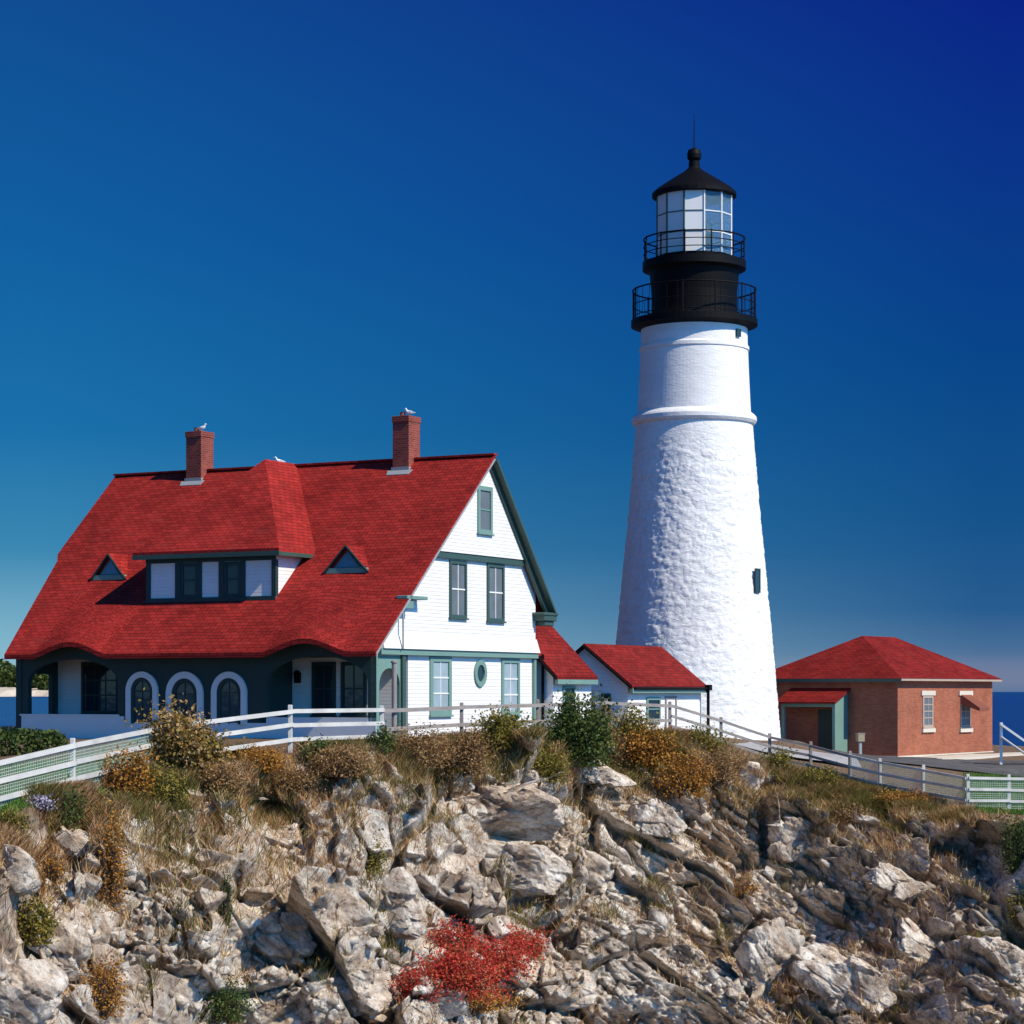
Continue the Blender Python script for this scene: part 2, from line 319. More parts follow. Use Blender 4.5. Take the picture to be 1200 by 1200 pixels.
def blocky(P, cell, amp, seed, rot, st, crack=.5):
    Q = (P @ np.array(rot.to_3x3()).T) / (cell * np.array(st)); Q = Q + .18 * np.stack([vnoise(Q * 1.3, seed + 40), vnoise(Q * 1.3, seed + 41), vnoise(Q * 1.3, seed + 42)], 1)
    F1, F2, H, D = worley(Q, seed); t = np.stack([rf(H, 5), rf(H, 6), rf(H, 7)], 1) * 2 - 1
    v = rf(H, 4) * 1.7 + (D * t).sum(1) * 2.2; e = np.clip((F2 - F1) / .10, 0, 1); e = e * e * (3 - 2 * e)
    return amp * (v * e - crack * (1 - e) - .8)
# ------------------------------------------------------------------ lie of the land
FENCE = [(-330, 930, 42), (-120, 915, 46), (85, 868, 52), (185, 848, 57), (340, 829, 62), (447, 828, 65.5), (541, 824, 69.5), (630, 822, 74), (710, 820, 78), (785, 823, 81), (845, 841, 82.5), (902, 860, 83), (950, 870, 82.5), (996, 882, 81.5), (1031, 890, 80.5), (1082, 899, 79), (1134, 908, 77), (1182, 909, 77.5), (1245, 910, 78), (1330, 912, 79), (1500, 915, 80)]
FH = 1.2
fpos = [at(px, py, d) for px, py, d in FENCE]
ctl = [(p.x, p.y, p.z - FH) for p in fpos]
for px, d, z in [(0, 90, 10.3), (150, 84, 10.35), (300, 80, 10.4), (440, 74, 10.4), (560, 80, 10.4), (640, 90, 10.3), (740, 92, 10.2), (815, 98, 10.05), (910, 97, 9.9), (1000, 96, 9.2), (1050, 102, 9.0), (1160, 100, 8.75), (1250, 95, 8.4), (1100, 120, 9.0), (900, 120, 9.5), (600, 120, 10), (300, 120, 10.2), (0, 120, 10.0), (-400, 100, 9.5), (-300, 70, 9.7), (1500, 110, 8.3), (-20, 150, 10.6), (0, 132, 10.55), (-400, 132, 10.4), (1300, 150, 8.2), (600, 150, 9.6)]:
    ctl.append(((px - 600) / FP * d, d, z))
ctl = np.array(ctl)
def plateau(X, Y):
    X = np.asarray(X, 'f8'); Y = np.asarray(Y, 'f8'); nu = 0; de = 0
    for cx, cy, cz in ctl:
        wt = 1 / (((X - cx) ** 2 + (Y - cy) ** 2) + .3) ** 1.7; nu = nu + wt * cz; de = de + wt
    return nu / de
fpx = np.array([f[0] for f in FENCE], 'f8'); fd = np.array([f[2] for f in FENCE], 'f8')
def rim(px): return np.interp(px, fpx, fd) - .5
def drop(q): return np.interp(q, [0, 1.5, 3, 5, 9, 14, 20, 30, 60], [0, .28, .9, 2.15, 4.6, 7.4, 10.6, 14.5, 17])
cols = np.concatenate([np.linspace(-1500, -60, 90, endpoint=False), np.linspace(-60, 1260, 900, endpoint=False), np.linspace(1260, 2700, 90)])
qs = np.concatenate([np.linspace(60, 17, 24, endpoint=False), np.linspace(17, -1, 640, endpoint=False), np.linspace(-1, -12, 50, endpoint=False), np.linspace(-12, -75, 60)])
PX, Q = np.meshgrid(cols, qs); rm = rim(PX)
rs = rim(PX.ravel()).reshape(PX.shape)
D = np.maximum(rs - Q, 14 + 0 * Q + (60 - Q) * .02)
X = (PX - 600) / FP * D; Y = D
Z = plateau(X, Y) - drop(np.maximum(Q, 0))
# back edge of the headland falls to the sea
edge = np.interp(PX, [-1500, -100, 80, 600, 1150, 1260, 2700], [118, 128, 135, 140, 128, 122, 112]); Z = Z - np.clip((D - edge) / 9, 0, 1.6) * 9
shp = X.shape; P = np.stack([X.ravel(), Y.ravel(), Z.ravel()], 1)
qf = Q.ravel(); pxf = PX.ravel()
rk = np.clip((qf - .6 - .9 * fbm(P * .35, 5, 3) * 2) / 2.4, 0, 1); rk = rk * rk * (3 - 2 * rk)
# macro form: ledges, gullies and the big outcrop shoulders
mac = fbm(P * np.array([.16, .16, .3]), 11, 3) * 2.4 * rk
dirv = np.array([.06, -.96, .26]); dirv /= np.linalg.norm(dirv)
P = P + (mac[:, None]) * dirv
wR = np.clip((pxf - 640) / 160, 0, 1)
rotL = Matrix.Rotation(R(-9), 4, 'Y') @ Matrix.Rotation(R(8), 4, 'Z'); rotR = Matrix.Rotation(R(-34), 4, 'Y') @ Matrix.Rotation(R(-10), 4, 'Z')
P0 = P.copy(); P0[:, 1] = P0[:, 1] * .35          # fracture pattern seen mainly on the steep face
def beds(P, h, ang, seed, amp):
    wob = fbm(P * .5 / h, seed, 3) * h * 1.3; l = (P[:, 2] * math.cos(R(ang)) + P[:, 0] * math.sin(R(ang)) + wob) / h
    i = np.floor(l); f = l - i; hsh = rf(hash3(i.astype(np.int64), np.floor(P[:, 0] / (h * 2.2) + i * .37).astype(np.int64), (i * 0).astype(np.int64), seed), 2)
    e = np.clip(f / .9, 0, 1); return amp * (np.where(f < .9, e, (1 - f) / .1) - .5) * (.35 + .9 * hsh)
bed = (beds(P, 1.7, 9, 301, .95) + beds(P, .55, 9, 302, .34)) * (1 - wR) + (beds(P, 1.5, 33, 303, 1.0) + beds(P, .45, 33, 304, .32) + beds(P, .18, 33, 305, .10)) * wR
big = blocky(P0, 3.0, .85, 21, rotL, (1, 1, .75)) * (1 - wR) + blocky(P0, 2.6, .75, 22, rotR, (2.2, 1.2, .6)) * wR
med = blocky(P0, 1.2, .36, 31, rotL, (1, 1, .7)) * (1 - wR) + blocky(P0, 1.1, .34, 32, rotR, (2.2, 1.2, .5)) * wR
sm = blocky(P0, .45, .15, 41, rotL, (1, 1, .65)) * (1 - wR) + blocky(P0, .42, .14, 42, rotR, (2.4, 1.2, .5)) * wR
ti = blocky(P0, .17, .05, 51, rotR, (1.5, 1, .6))
mk = np.clip(.35 + fbm(P * .28, 400, 3) * 2.6, .10, 1.1); med *= .75 + .4 * mk; sm *= mk; ti *= mk; big *= 1.3
P = P + ((bed + big + med + sm + ti) * rk)[:, None] * dirv
P[:, 2] += fbm(P0 * .5, 77, 3) * .08 * (1 - rk)
soiln = fbm(P0 * .45, 90, 4)
soil = np.clip(1 - rk * 1.6 + np.clip((soiln - .12) * 5, 0, .7) * np.clip(1 - qf / 9, 0, 1), 0, 1)
nr, nc = shp; idx = np.arange(nr * nc).reshape(nr, nc)
FC = np.stack([idx[:-1, :-1].ravel(), idx[:-1, 1:].ravel(), idx[1:, 1:].ravel(), idx[1:, :-1].ravel()], 1)
terr = tag(arr_mesh('headland', P, FC, M['rock'], None, {'soil': ('POINT', soil)}), kind='structure')
bvh = BVHTree.FromPolygons([Vector(p) for p in P[:].tolist()], FC.tolist())
def drop_px(px, py):
    h = bvh.ray_cast(Vector((0, 0, CZ)), Vector(((px - 600) / FP, 1, -(py - HY) / FP)).normalized())
    return h[0] if h[0] else at(px, py, 60)
def gz(x, y):
    h = bvh.ray_cast(Vector((x, y, 40)), Vector((0, 0, -1))); return h[0].z if h[0] else 9.5
s = MB().add([(-30000, -2000, 0), (30000, -2000, 0), (30000, 40000, 0), (-30000, 40000, 0)], [(0, 1, 2, 3)]).build('sea', M['sea']); tag(s, kind='structure')
sb = MB().add([(-30000, -2000, -12), (30000, -2000, -12), (30000, 40000, -12), (-30000, 40000, -12)], [(0, 1, 2, 3)]).build('seabed', M['asphalt']); tag(sb, kind='structure')
# paved yard by the brick building, and the path past the tower: sheets laid on the ground
def sheet(name, pts, mat, dz, n=26):
    V = []; Fs = []; a, b, c, d = [Vector((*p, 0)) for p in pts]
    for i in range(n + 1):
        for j in range(n + 1):
            p = a.lerp(b, i / n).lerp(d.lerp(c, i / n), j / n); V.append((p.x, p.y, 0))
    V = [(x, y, gz(x, y) + dz) for x, y, _ in V]
    for i in range(n):
        for j in range(n): k = i * (n + 1) + j; Fs.append((k, k + n + 1, k + n + 2, k + 1))
    return tag(MB().add(V, Fs).build(name, mat), kind='structure')
def xy(px, d): return ((px - 600) / FP * d, d)
sheet('paved_yard', [xy(960, 91.5), xy(1420, 86), xy(1420, 104), xy(985, 103.5)], M['asphalt'], .06)
sheet('footpath', [xy(860, 90.5), xy(1010, 87.5), xy(1003, 91), xy(880, 94.6)], M['path'], .10)
# far shore on the left
V = []; Fs = []; n = 120
prof = [(-60, -2), (0, 4), (60, 14), (160, 17), (500, 30), (1600, 10)]
for i in range(n + 1):
    px = -900 + i * 1000 / n; d0 = 5200 + 120 * math.sin(i * .4) + max(0, px - 60) * 40
    for (o, z) in prof: V.append(((px - 600) / FP * (d0 + o), d0 + o, z + (2 * math.sin(i * 1.7 + o)) * (z > 0)))
m_ = len(prof)
for i in range(n):
    for j in range(m_ - 1): k = i * m_ + j; Fs.append((k, k + m_, k + m_ + 1, k + 1))
tag(MB().add(V, Fs).build('far_shore', ground('pale beach sand', (.50, .42, .34), (.62, .54, .45), (.2, .2, .12), .05)), kind='structure')
def leafcloud(pts, size, rng, up=.3, aspect=1.6):
    n = len(pts); a = rng.normal(size=(n, 3)); a[:, 2] = a[:, 2] * .7 + up; a /= np.linalg.norm(a, axis=1)[:, None]
    b = np.cross(a, rng.normal(size=(n, 3))); b /= np.linalg.norm(b, axis=1)[:, None]; sz = size * rng.uniform(.6, 1.4, n)[:, None]
    V = np.stack([pts - a * sz * aspect / 2, pts + b * sz * .5, pts + a * sz * aspect / 2, pts - b * sz * .5], 1).reshape(-1, 3)
    return V, np.arange(4 * n).reshape(n, 4)
rng = np.random.default_rng(3)
pts = []
for i in range(230):
    px = rng.uniform(-860, 130); d = rng.uniform(5380, 5700); r = rng.uniform(22, 46); h = rng.uniform(52, 76) - 14 * math.sin(px * .06) ** 2
    m = 520; q = rng.normal(size=(m, 3)); q /= np.linalg.norm(q, axis=1)[:, None]; q *= rng.uniform(.6, 1, m)[:, None] ** .5 * np.array([r, r, h / 2])
    pts.append(q + np.array([(px - 600) / FP * d, d, 14 + h / 2]))
pts = np.concatenate(pts); V, Fq = leafcloud(pts, 7.0, rng, .5)
tag(arr_mesh('distant_woods', V, Fq, M['lf_green'], None, {'rnd': ('FACE', rng.uniform(0, 1, len(Fq)))}), 'far off belt of dark green woods above the beach across the bay', 'woods', kind='stuff')
# ------------------------------------------------------------------ keeper's house
k = 75 / 82.0; TH = R(28); ZG = 10.3
HF = Frame((-160 / FP * 75, 75, ZG), -TH)
def hz(z82): return CZ + (z82 - CZ) * k - ZG
zE, zR, zB = hz(13.43), hz(21.22), hz(15.32); yR, yB = 8.94 * k, 14.09 * k
slope = (zR - zE) / yR; bslope = (zR - zB) / (yB - yR)
house = empty('house', HF, "large white keeper's house with a steep red shingled roof and two brick chimneys", 'house')
def rfz(y): return zE + slope * y
def roofpt(px, py):                     # sight line against the front roof slope
    o = HF.i @ Vector((0, 0, CZ)); d = HF.i.to_3x3() @ Vector(((px - 600) / FP, 1, -(py - HY) / FP))
    t = (zE + slope * o.y - o.z) / (d.z - slope * d.y); return o + d * t
def ex(px): return HF.hit(px, 765, 1, 0).x
arcs = [(ex(80), (ex(122) - ex(38)) / 2, .42), (ex(356), (ex(404) - ex(306)) / 2, .44)]
def wave(x, y):
    b = 0
    for c, hw, A in arcs:
        u = (x - c) / hw
        if abs(u) < 1: b = max(b, A * math.cos(u * math.pi / 2) ** 1.3 * max(0, 1 - y / 2.7) ** 1.4)
    return b
na, nb = 160, 26; V = []; Fs = []
for lay in (0, -.17):
    for j in range(nb + 1):
        f = (j / nb); y = yR * f; tL = np.interp(f, [0, .50, .52, .54, 1], [16.95, 17.98, 18.0, 18.25, 18.46]) * k
        for i in range(na + 1):
            x = -tL * i / na; V.append((x, y, zE + slope * y + wave(x, y) + lay * (1 if lay else 0)))
o_ = (na + 1) * (nb + 1)
def gi(i, j, t=0): return t * o_ + j * (na + 1) + i
for j in range(nb):
    for i in range(na):
        Fs.append((gi(i, j), gi(i, j + 1), gi(i + 1, j + 1), gi(i + 1, j))); Fs.append((gi(i, j, 1), gi(i + 1, j, 1), gi(i + 1, j + 1, 1), gi(i, j + 1, 1)))
for i in range(na): Fs.append((gi(i, 0), gi(i + 1, 0), gi(i + 1, 0, 1), gi(i, 0, 1)))
for j in range(nb): Fs.append((gi(0, j), gi(0, j, 1), gi(0, j + 1, 1), gi(0, j + 1))); Fs.append((gi(na, j), gi(na, j + 1), gi(na, j + 1, 1), gi(na, j, 1)))
roof = MB().add(V, Fs)
xl = -18.46 * k
roof.prism([(0, yR, zR), (0, yB, zB), (0, yB, zB - .17), (0, yR, zR - .17)], (xl, 0, 0))
roofo = roof.build('roof', M['shingle'], house)
# ridge cap
MB().beam((0.02, yR, zR + .02), (xl, yR, zR + .02), .28, .07).build('ridge_cap', M['shingle'], roofo)
# body
xw = -.42; xe = -17.05 * k; yf = 3.2 * k; yb = 13.25 * k
gut = .19
prof = [(yf, -.6), (yb, -.6), (yb, zR - (yb - yR) * bslope - gut), (yR, zR - gut), (.75, rfz(.75) - gut), (.75, zE - .12), (yf, zE - .12)]
# upper walls stand proud of the lower storey
zb1 = HF.hit(476, 762, 0, xw).z
low = MB(); low.prism([(xw - .08, yf, -.6), (xw - .08, yb, -.6), (xw - .08, yb, zb1), (xw - .08, yf, zb1)], (xe - xw + .08, 0, 0)); low.build('lower_wall', M['clap'], house)
up = MB(); up.prism([(xw, yf, zb1), (xw, yb, zb1), (xw, yb, prof[2][1]), (xw, yR, zR - gut), (xw, yf, rfz(yf) - gut)], (xe - xw, 0, 0)); up.prism([(xw, yf - .001, zb1), (xw, yf - .001, rfz(yf) - gut), (xw, .35, rfz(.35) - gut), (xw, .35, zb1)], (-.15, 0, 0)); up.build('upper_wall', M['clap'], house)
# flared skirt of the upper wall over the belt
sk = MB(); y0 = HF.hit(446, 758, 0, xw).y
sk.prism([(xw, y0, zb1 + .55), (xw, y0, zb1 + .04), (xw + .16, y0, zb1 + .04)], (0, yb - y0 + .1, 0)); sk.build('skirt', M['clap'], house)
be = MB(); be.box(xw - .07, xw + .10, y0 - .1, yb + .05, zb1 - .16, zb1 + .035); be.build('belt_course', M['lgreen'], house)
# top gable panel
pb = HF.hit(522, 646, 0, xw + .2); yt0 = (pb.z - .06 + gut - zE) / slope + .05; zt = pb.z
yt1 = yR + (zR - gut - zt) / bslope - .03
tg = MB(); tg.prism([(xw + .002, yt0, zt), (xw + .002, yt1, zt), (xw + .002, yR, zR - gut - .02)], (.17, 0, 0)); tg.build('gable_panel', M['clap'], house)
MB().box(xw + .003, xw + .13, yt0 - .12, yt1 + .1, zt - .22, zt - .012).build('gable_belt', M['green'], house)
# rake boards
rk_ = MB(); rk_.beam((-.06, .05, rfz(.05) - .14), (-.06, yR, zR - .15), .07, .16, (1, 0, 0)); rk_.build('front_rake_board', M['grey'], house)
rb = MB(); rb.beam((-.04, yR, zR - .20), (-.04, yB, zB - .20), .09, .30, (1, 0, 0)); rb.beam((-.22, yR + .1, zR - .38), (-.22, yB, zB - .30), .30, .14, (1, 0, 0)); rb.beam((-.005, yR, zR - .09), (-.005, yB, zB - .09), .05, .10, (1, 0, 0)); rb.build('back_rake_board', M['green'], house)
# cornice returns
cr = MB(); cr.box(.06, -.6, yB - .95, yB + .06, zB - .42, zB - .10); cr.box(.10, -.6, yB - 1.05, yB + .12, zB - .22, zB - .12); cr.box(-.02, -.6, yB - .75, yB - .02, zB - .60, zB - .42); cr.build('cornice_return', M['green'], house, bevel=.02)
c1 = HF.hit(474, 708, 0, -.1); c2 = HF.hit(498, 700, 0, -.1)
cl = MB(); cl.box(xw, .02, c1.y, c2.y, c2.z - .10, c2.z + .02); cl.box(xw, -.06, c1.y + .05, c1.y + .55, c2.z - .42, c2.z - .10); cl.build('cornice_return', M['lgreen'], house, bevel=.015)
# down pipe on gable
p1 = HF.hit(474, 712, 0, xw + .25); p2 = HF.hit(474, 760, 0, xw + .25)
MB().tube([(xw + .2, p1.y, p1.z), (xw + .2, p2.y, p2.z)], .035, 8).build('down_pipe', M['grey'], house)
p3 = HF.hit(474, 765, 0, xw + .05)
MB().box(xw - .1, xw + .04, p3.y - .10, p3.y + .12, -.5, zb1 - .16).build('corner_board', M['green'], house)
MB().box(xw - .1, xw + .03, yb - .14, yb + .03, -.5, zb1 - .16).build('corner_board', M['lgreen'], house)
# right-hand end drain pipe by the wing
MB().tube([(xw + .18, yb + .25, zb1 + .0), (xw + .18, yb + .25, -.4)], .06, 8).build('down_pipe', M['black'], house)
def winbox(par, plane, fixed, a0, a1, z0, z1, fm, gm, fw=.10, bars=(1, 1), proud=.06, barm=None, label=None):
    if a0 > a1: a0, a1 = a1, a0
    if z0 > z1: z0, z1 = z1, z0
    sgn = 1 if plane == 'x' else -1
    def bx(mb, u0, u1, v0, v1, p0, p1):
        if plane == 'x': mb.box(fixed + p0, fixed + p1, u0, u1, v0, v1)
        else: mb.box(u0, u1, fixed - p0, fixed - p1, v0, v1)
    f = MB(); bx(f, a0, a0 + fw, z0, z1, .001, proud); bx(f, a1 - fw, a1, z0, z1, .001, proud); bx(f, a0 + fw, a1 - fw, z1 - fw, z1, .001, proud); bx(f, a0 + fw, a1 - fw, z0, z0 + fw * .8, .001, proud); bx(f, a0 - .04, a1 + .04, z0 - .06, z0 - .002, .001, proud + .05)
    fo = f.build('window', fm, par, bevel=.006)
    if label: fo['label'] = label
    g = MB(); bx(g, a0 + fw, a1 - fw, z0 + fw * .8, z1 - fw, .004, .014); g.build('pane', gm, fo)
    b = MB(); nx, nz = bars
    for i in range(nx): c = a0 + fw + (a1 - a0 - 2 * fw) * (i + 1) / (nx + 1); bx(b, c - .018, c + .018, z0 + fw * .8, z1 - fw, .015, .032)
    for i in range(nz): c = z0 + fw + (z1 - z0 - 2 * fw) * (i + 1) / (nz + 1); bx(b, a0 + fw, a1 - fw, c - .025, c + .025, .015, .036)
    if b.v: b.build('glazing_bars', barm or fm, fo)
    return fo
def gw(px0, px1, py0, py1, off, fm, gm, **kw):
    pc = (px0 + px1) / 2; A = HF.hit(px0, py0, 0, xw + off); B = HF.hit(px1, py0, 0, xw + off); z1 = HF.hit(pc, py0, 0, xw + off).z; z0 = HF.hit(pc, py1, 0, xw + off).z
    return winbox(house, 'x', xw + off, A.y, B.y, z0, z1, fm, gm, **kw)
gw(559, 576, 570, 625, .172, M['lgreen'], M['reflect_pane'], bars=(0, 1), fw=.16)
gw(526, 546, 657, 724, 0, M['green'], M['reflect_pane'], bars=(1, 1), fw=.13, barm=M['white'])
gw(570, 590, 661, 728, 0, M['green'], M['reflect_pane'], bars=(1, 1), fw=.13, barm=M['white'])
gw(503, 528, 769, 838, -.08, M['lgreen'], M['curtain'], bars=(1, 2), fw=.20, barm=M['white'])
gw(587, 608, 772, 838, -.08, M['lgreen'], M['curtain'], bars=(1, 2), fw=.16, barm=M['white'])
# oval window
oc = HF.hit(562, 789, 0, xw - .08); ow = abs(HF.hit(569, 789, 0, xw).y - HF.hit(555, 789, 0, xw).y) / 2; oh = abs(HF.hit(562, 773, 0, xw).z - HF.hit(562, 805, 0, xw).z) / 2
ov = MB(); n = 32; X0, X1 = xw - .075, xw - .01
ring = []
for kk in range(n):
    a = kk * 2 * math.pi / n
    for rr, xx in ((1, X0), (1, X1), (.62, X1), (.62, X0)): ring.append((xx, oc.y + ow * rr * math.cos(a), oc.z + oh * (rr * .5 + .5 * rr) * math.sin(a)))
ov.add(ring, [(4 * kk + j, 4 * kk + (j + 1) % 4, 4 * ((kk + 1) % n) + (j + 1) % 4, 4 * ((kk + 1) % n) + j) for kk in range(n) for j in range(4)])
ovo = ov.build('window', M['lgreen'], house); ovo['label'] = 'tall oval window with a pale green frame'
MB().prism([(xw - .076, oc.y + ow * .64 * math.cos(a), oc.z + oh * .64 * math.sin(a)) for a in [q * math.pi / 12 for q in range(24)]], (.02, 0, 0)).build('pane', M['glass'], ovo)
# chimneys
def chimney(px0, px1, ptop, pbot, yc):
    a = HF.hit(px0, ptop, 1, yc - .45); b = HF.hit(px1, ptop, 1, yc - .45); wx = (b.x - a.x) * .60; cx = (a.x + b.x) / 2 - .08; c = MB(); t = a.z
    c.box(cx - wx / 2, cx + wx / 2, yc - .40, yc + .40, zR - 1.1, t - .22); c.box(cx - wx / 2 - .02, cx + wx / 2 + .02, yc - .44, yc + .44, t - .22, t)
    ch = c.build('chimney', M['chim'], roofo, bevel=.01)
    fl = MB(); fl.box(cx - wx / 2 - .03, cx + wx / 2 + .03, yc - .45, yc + .45, rfz(yc - .45) - .3, rfz(yc - .45) + .15); yy = yc - .64
    fl.prism([(cx - wx / 2 - .12, yy, rfz(yy) + .015), (cx + wx / 2 + .12, yy, rfz(yy) + .015), (cx + wx / 2 + .18, yc - .44, rfz(yc - .44) + .015), (cx - wx / 2 - .18, yc - .44, rfz(yc - .44) + .015)], (0, 0, .02)); fl.build('flashing', M['grey'], ch)
    fm = MB(); fm.lathe([(.10, 0), (.09, .16), (.11, .18)], 12); fo = fm.build('flue', M['chim'], ch); fo.location = (cx - .15, yc, t)
    return HF.m @ Vector((cx + .12, yc, t))
top1 = chimney(213, 243, 506, 558, yR - .08); top2 = chimney(455, 487, 488, 545, yR - .08)
# big hipped dormer
def dl(t, s_, z): return Vector((-t * k, s_ * k, hz(z)))
A_, A2 = dl(5.45, 2.0, 17.38), dl(5.45, 4.62, 17.38); B_, B2 = dl(12.25, 2.0, 17.38), dl(12.25, 4.62, 17.38); P1, P2 = dl(9.3, 6.75, 21.3), dl(9.3, 9.3, 21.3)
dz = Vector((0, 0, -.13)); vs = [A_, A2, B_, B2, P1, P2]; vs2 = [v + dz for v in vs]
dr = MB(); dr.add(vs + vs2, [(2, 0, 4), (0, 1, 5, 4), (3, 2, 4, 5), (6, 8, 10), (7, 6, 10, 11), (8, 9, 11, 10), (0, 2, 8, 6), (1, 0, 6, 7), (2, 3, 9, 8)])
do = MB(); x0, x1 = -11.85 * k, -5.86 * k; yd = 2.38 * k; zd0 = rfz(yd) - .3; zd1 = hz(17.38) - .15
do.prism([(x0, yd, zd0), (x0, yd, zd1), (x0, (zd1 - zE) / slope + .2, zd1)], (x1 - x0, 0, 0))
dorm = do.build('dormer', M['clap'], house)
dr.build('dormer_roof', M['shingle'], dorm)
fa = MB(); fa.box(B_.x - .005, A_.x + .02, A_.y - .03, A_.y + .05, A_.z - .26, A_.z - .10); fa.box(A_.x - .06, A_.x + .03, A_.y + .05, A2.y, A_.z - .26, A_.z - .125); fa.build('fascia', M['green'], dorm)
MB().box(B_.x + .05, A_.x - .07, A_.y + .05, A2.y + .15, A_.z - .20, A_.z - .14).build('soffit', M['dgreen'], dorm)
def dpx(px): return HF.hit(px, 675, 1, yd).x
tr = MB(); zz0 = rfz(yd) - .02; ztop = zd1 - .02
tr.box(x0 - .02, x1 + .03, yd - .06, yd - .003, ztop - .22, ztop); tr.box(x0 - .02, x1 + .03, yd - .07, yd - .003, zz0 - .05, zz0 + .10)
for a, b in ((172, 177), (206, 212), (233, 237), (257, 263), (283, 288), (319, 324)): tr.box(dpx(a), dpx(b), yd - .05, yd - .003, zz0 + .10, ztop - .22)
tr.box(x1 - .003, x1 + .025, yd - .05, yd + .14, zz0 + .1, ztop - .2); tr.build('trim', M['dgreen'], dorm)
for a, b in ((212, 233), (263, 283)): winbox(dorm, 'y', yd, dpx(a) + .01, dpx(b) - .01, zz0 + .12, ztop - .24, M['dgreen'], M['glass'], bars=(0, 1), fw=.12, proud=.04)
# small triangular dormers
for (pl, pr, pyt, pyb) in ((108, 148, 649, 679), (381, 432, 639, 671)):
    bl, br = roofpt(pl, pyb), roofpt(pr, pyb); y_ = (bl.y + br.y) / 2; zc = rfz(y_); ap = HF.hit((pl + pr) / 2 - 1, pyt, 1, y_); xa, xb = bl.x, br.x; xm = (xa + xb) / 2; za = ap.z; yback = (za - zE) / slope
    td = MB(); td.prism([(xa + .12, y_ + .12, zc), (xb - .12, y_ + .12, zc), (xm, y_ + .12, za - .1)], (0, yback - y_ - .3, 0)); tdo = td.build('triangular_dormer', M['lgreen'], house)
    rr = MB(); e = .09
    rr.add([(xa - .02, y_ - .05, zc + .0), (xm, y_ - .05, za + .02), (xb + .02, y_ - .05, zc + .0), (xa - .02, y_ + .1, zc + .02), (xm, yback + .1, za + .02), (xb + .02, y_ + .1, zc + .02)], [(0, 1, 4), (0, 4, 3), (1, 2, 4), (2, 5, 4)])
    rr.add([(xa + .10, y_ - .05, zc), (xm, y_ - .05, za - .12), (xb - .10, y_ - .05, zc), (xm, yback, za - .12)], [(1, 0, 3), (2, 1, 3)])
    rr.build('dormer_roof', M['shingle'], tdo)
    br_ = MB(); br_.beam((xa + .02, y_ - .06, zc + .01), (xm, y_ - .06, za - .03), .05, .10, (0, 1, 0)); br_.beam((xb - .02, y_ - .06, zc + .01), (xm, y_ - .06, za - .03), .05, .10, (0, 1, 0)); br_.build('trim', M['dgreen'], tdo)
    MB().box(xa + .08, xb - .08, y_ - .04, y_ + .10, zc - .02, zc + .16).build('sill', M['lgreen'], tdo)
    q = .5; MB().prism([(xm + (xa - xm) * q, y_ + .10, zc + .19), (xm + (xb - xm) * q, y_ + .10, zc + .19), (xm, y_ + .10, zc + .19 + (za - zc - .19) * .72)], (0, -.02, 0)).build('pane', glass('blue window glass', (.07, .17, .28)), tdo)
# porch
ypf = .80 * k + .1
def fx(px, y=None): return HF.hit(px, 800, 1, ypf if y is None else y).x
def fzv(px, py, y=None): return HF.hit(px, py, 1, ypf if y is None else y).z
ztp = zE - .13; ztw = zE + slope * ypf - .22
def arched(mb, a0, a1, z0, z1, h0, h1, spring, rise, y0, y1, n=20):
    mb.box(a0, h0, y0, y1, z0, z1); mb.box(h1, a1, y0, y1, z0, z1); c = (h0 + h1) / 2; hw = (h1 - h0) / 2
    for i in range(n):
        t0, t1 = math.pi * (1 - i / n), math.pi * (1 - (i + 1) / n)
        xa, za, xb, zb_ = c + hw * math.cos(t0), spring + rise * math.sin(t0), c + hw * math.cos(t1), spring + rise * math.sin(t1)
        mb.prism([(xa, y0, za), (xb, y0, zb_), (xb, y0, z1), (xa, y0, z1)], (0, y1 - y0, 0))
def archtop(px0, px1): return
pw = MB(); zpar = fzv(90, 839); 
arched(pw, fx(20), fx(146), zpar, ztw, fx(33), fx(138), fzv(80, 800), fzv(80, 776) - fzv(80, 800) + .1, ypf, ypf + .2)
pw.box(fx(146) + .001, fx(304), ypf, ypf + .2, zpar - .2, ztw)
arched(pw, fx(304) + .001, fx(441), zpar, ztw, fx(312), fx(431), fzv(360, 800), fzv(360, 772) - fzv(360, 800) + .1, ypf, ypf + .2)
# tympanums filling the two raised waves of the eave
for c, hw, A in arcs:
    n = 18; pt = [(c + hw * (2 * i / n - 1), ypf + .01, 0) for i in range(n + 1)]
    for i in range(n):
        xa, xb = pt[i][0], pt[i + 1][0]; za, zb_ = ztw + wave(xa, ypf) * .95 + .02, ztw + wave(xb, ypf) * .95 + .02
        pw.prism([(xa, ypf + .01, ztw - .03), (xb, ypf + .01, ztw - .03), (xb, ypf + .01, zb_), (xa, ypf + .01, za)], (0, .17, 0))
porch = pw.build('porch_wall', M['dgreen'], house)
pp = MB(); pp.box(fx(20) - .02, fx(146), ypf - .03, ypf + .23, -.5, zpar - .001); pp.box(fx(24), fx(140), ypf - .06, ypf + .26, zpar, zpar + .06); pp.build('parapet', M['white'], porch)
pp = MB(); pp.box(fx(146) + .002, fx(441), ypf - .03, ypf + .23, -.5, zpar - .201); pp.box(fx(312), fx(431), ypf, ypf + .2, zpar - .2, zpar); pp.build('parapet', M['white'], porch)
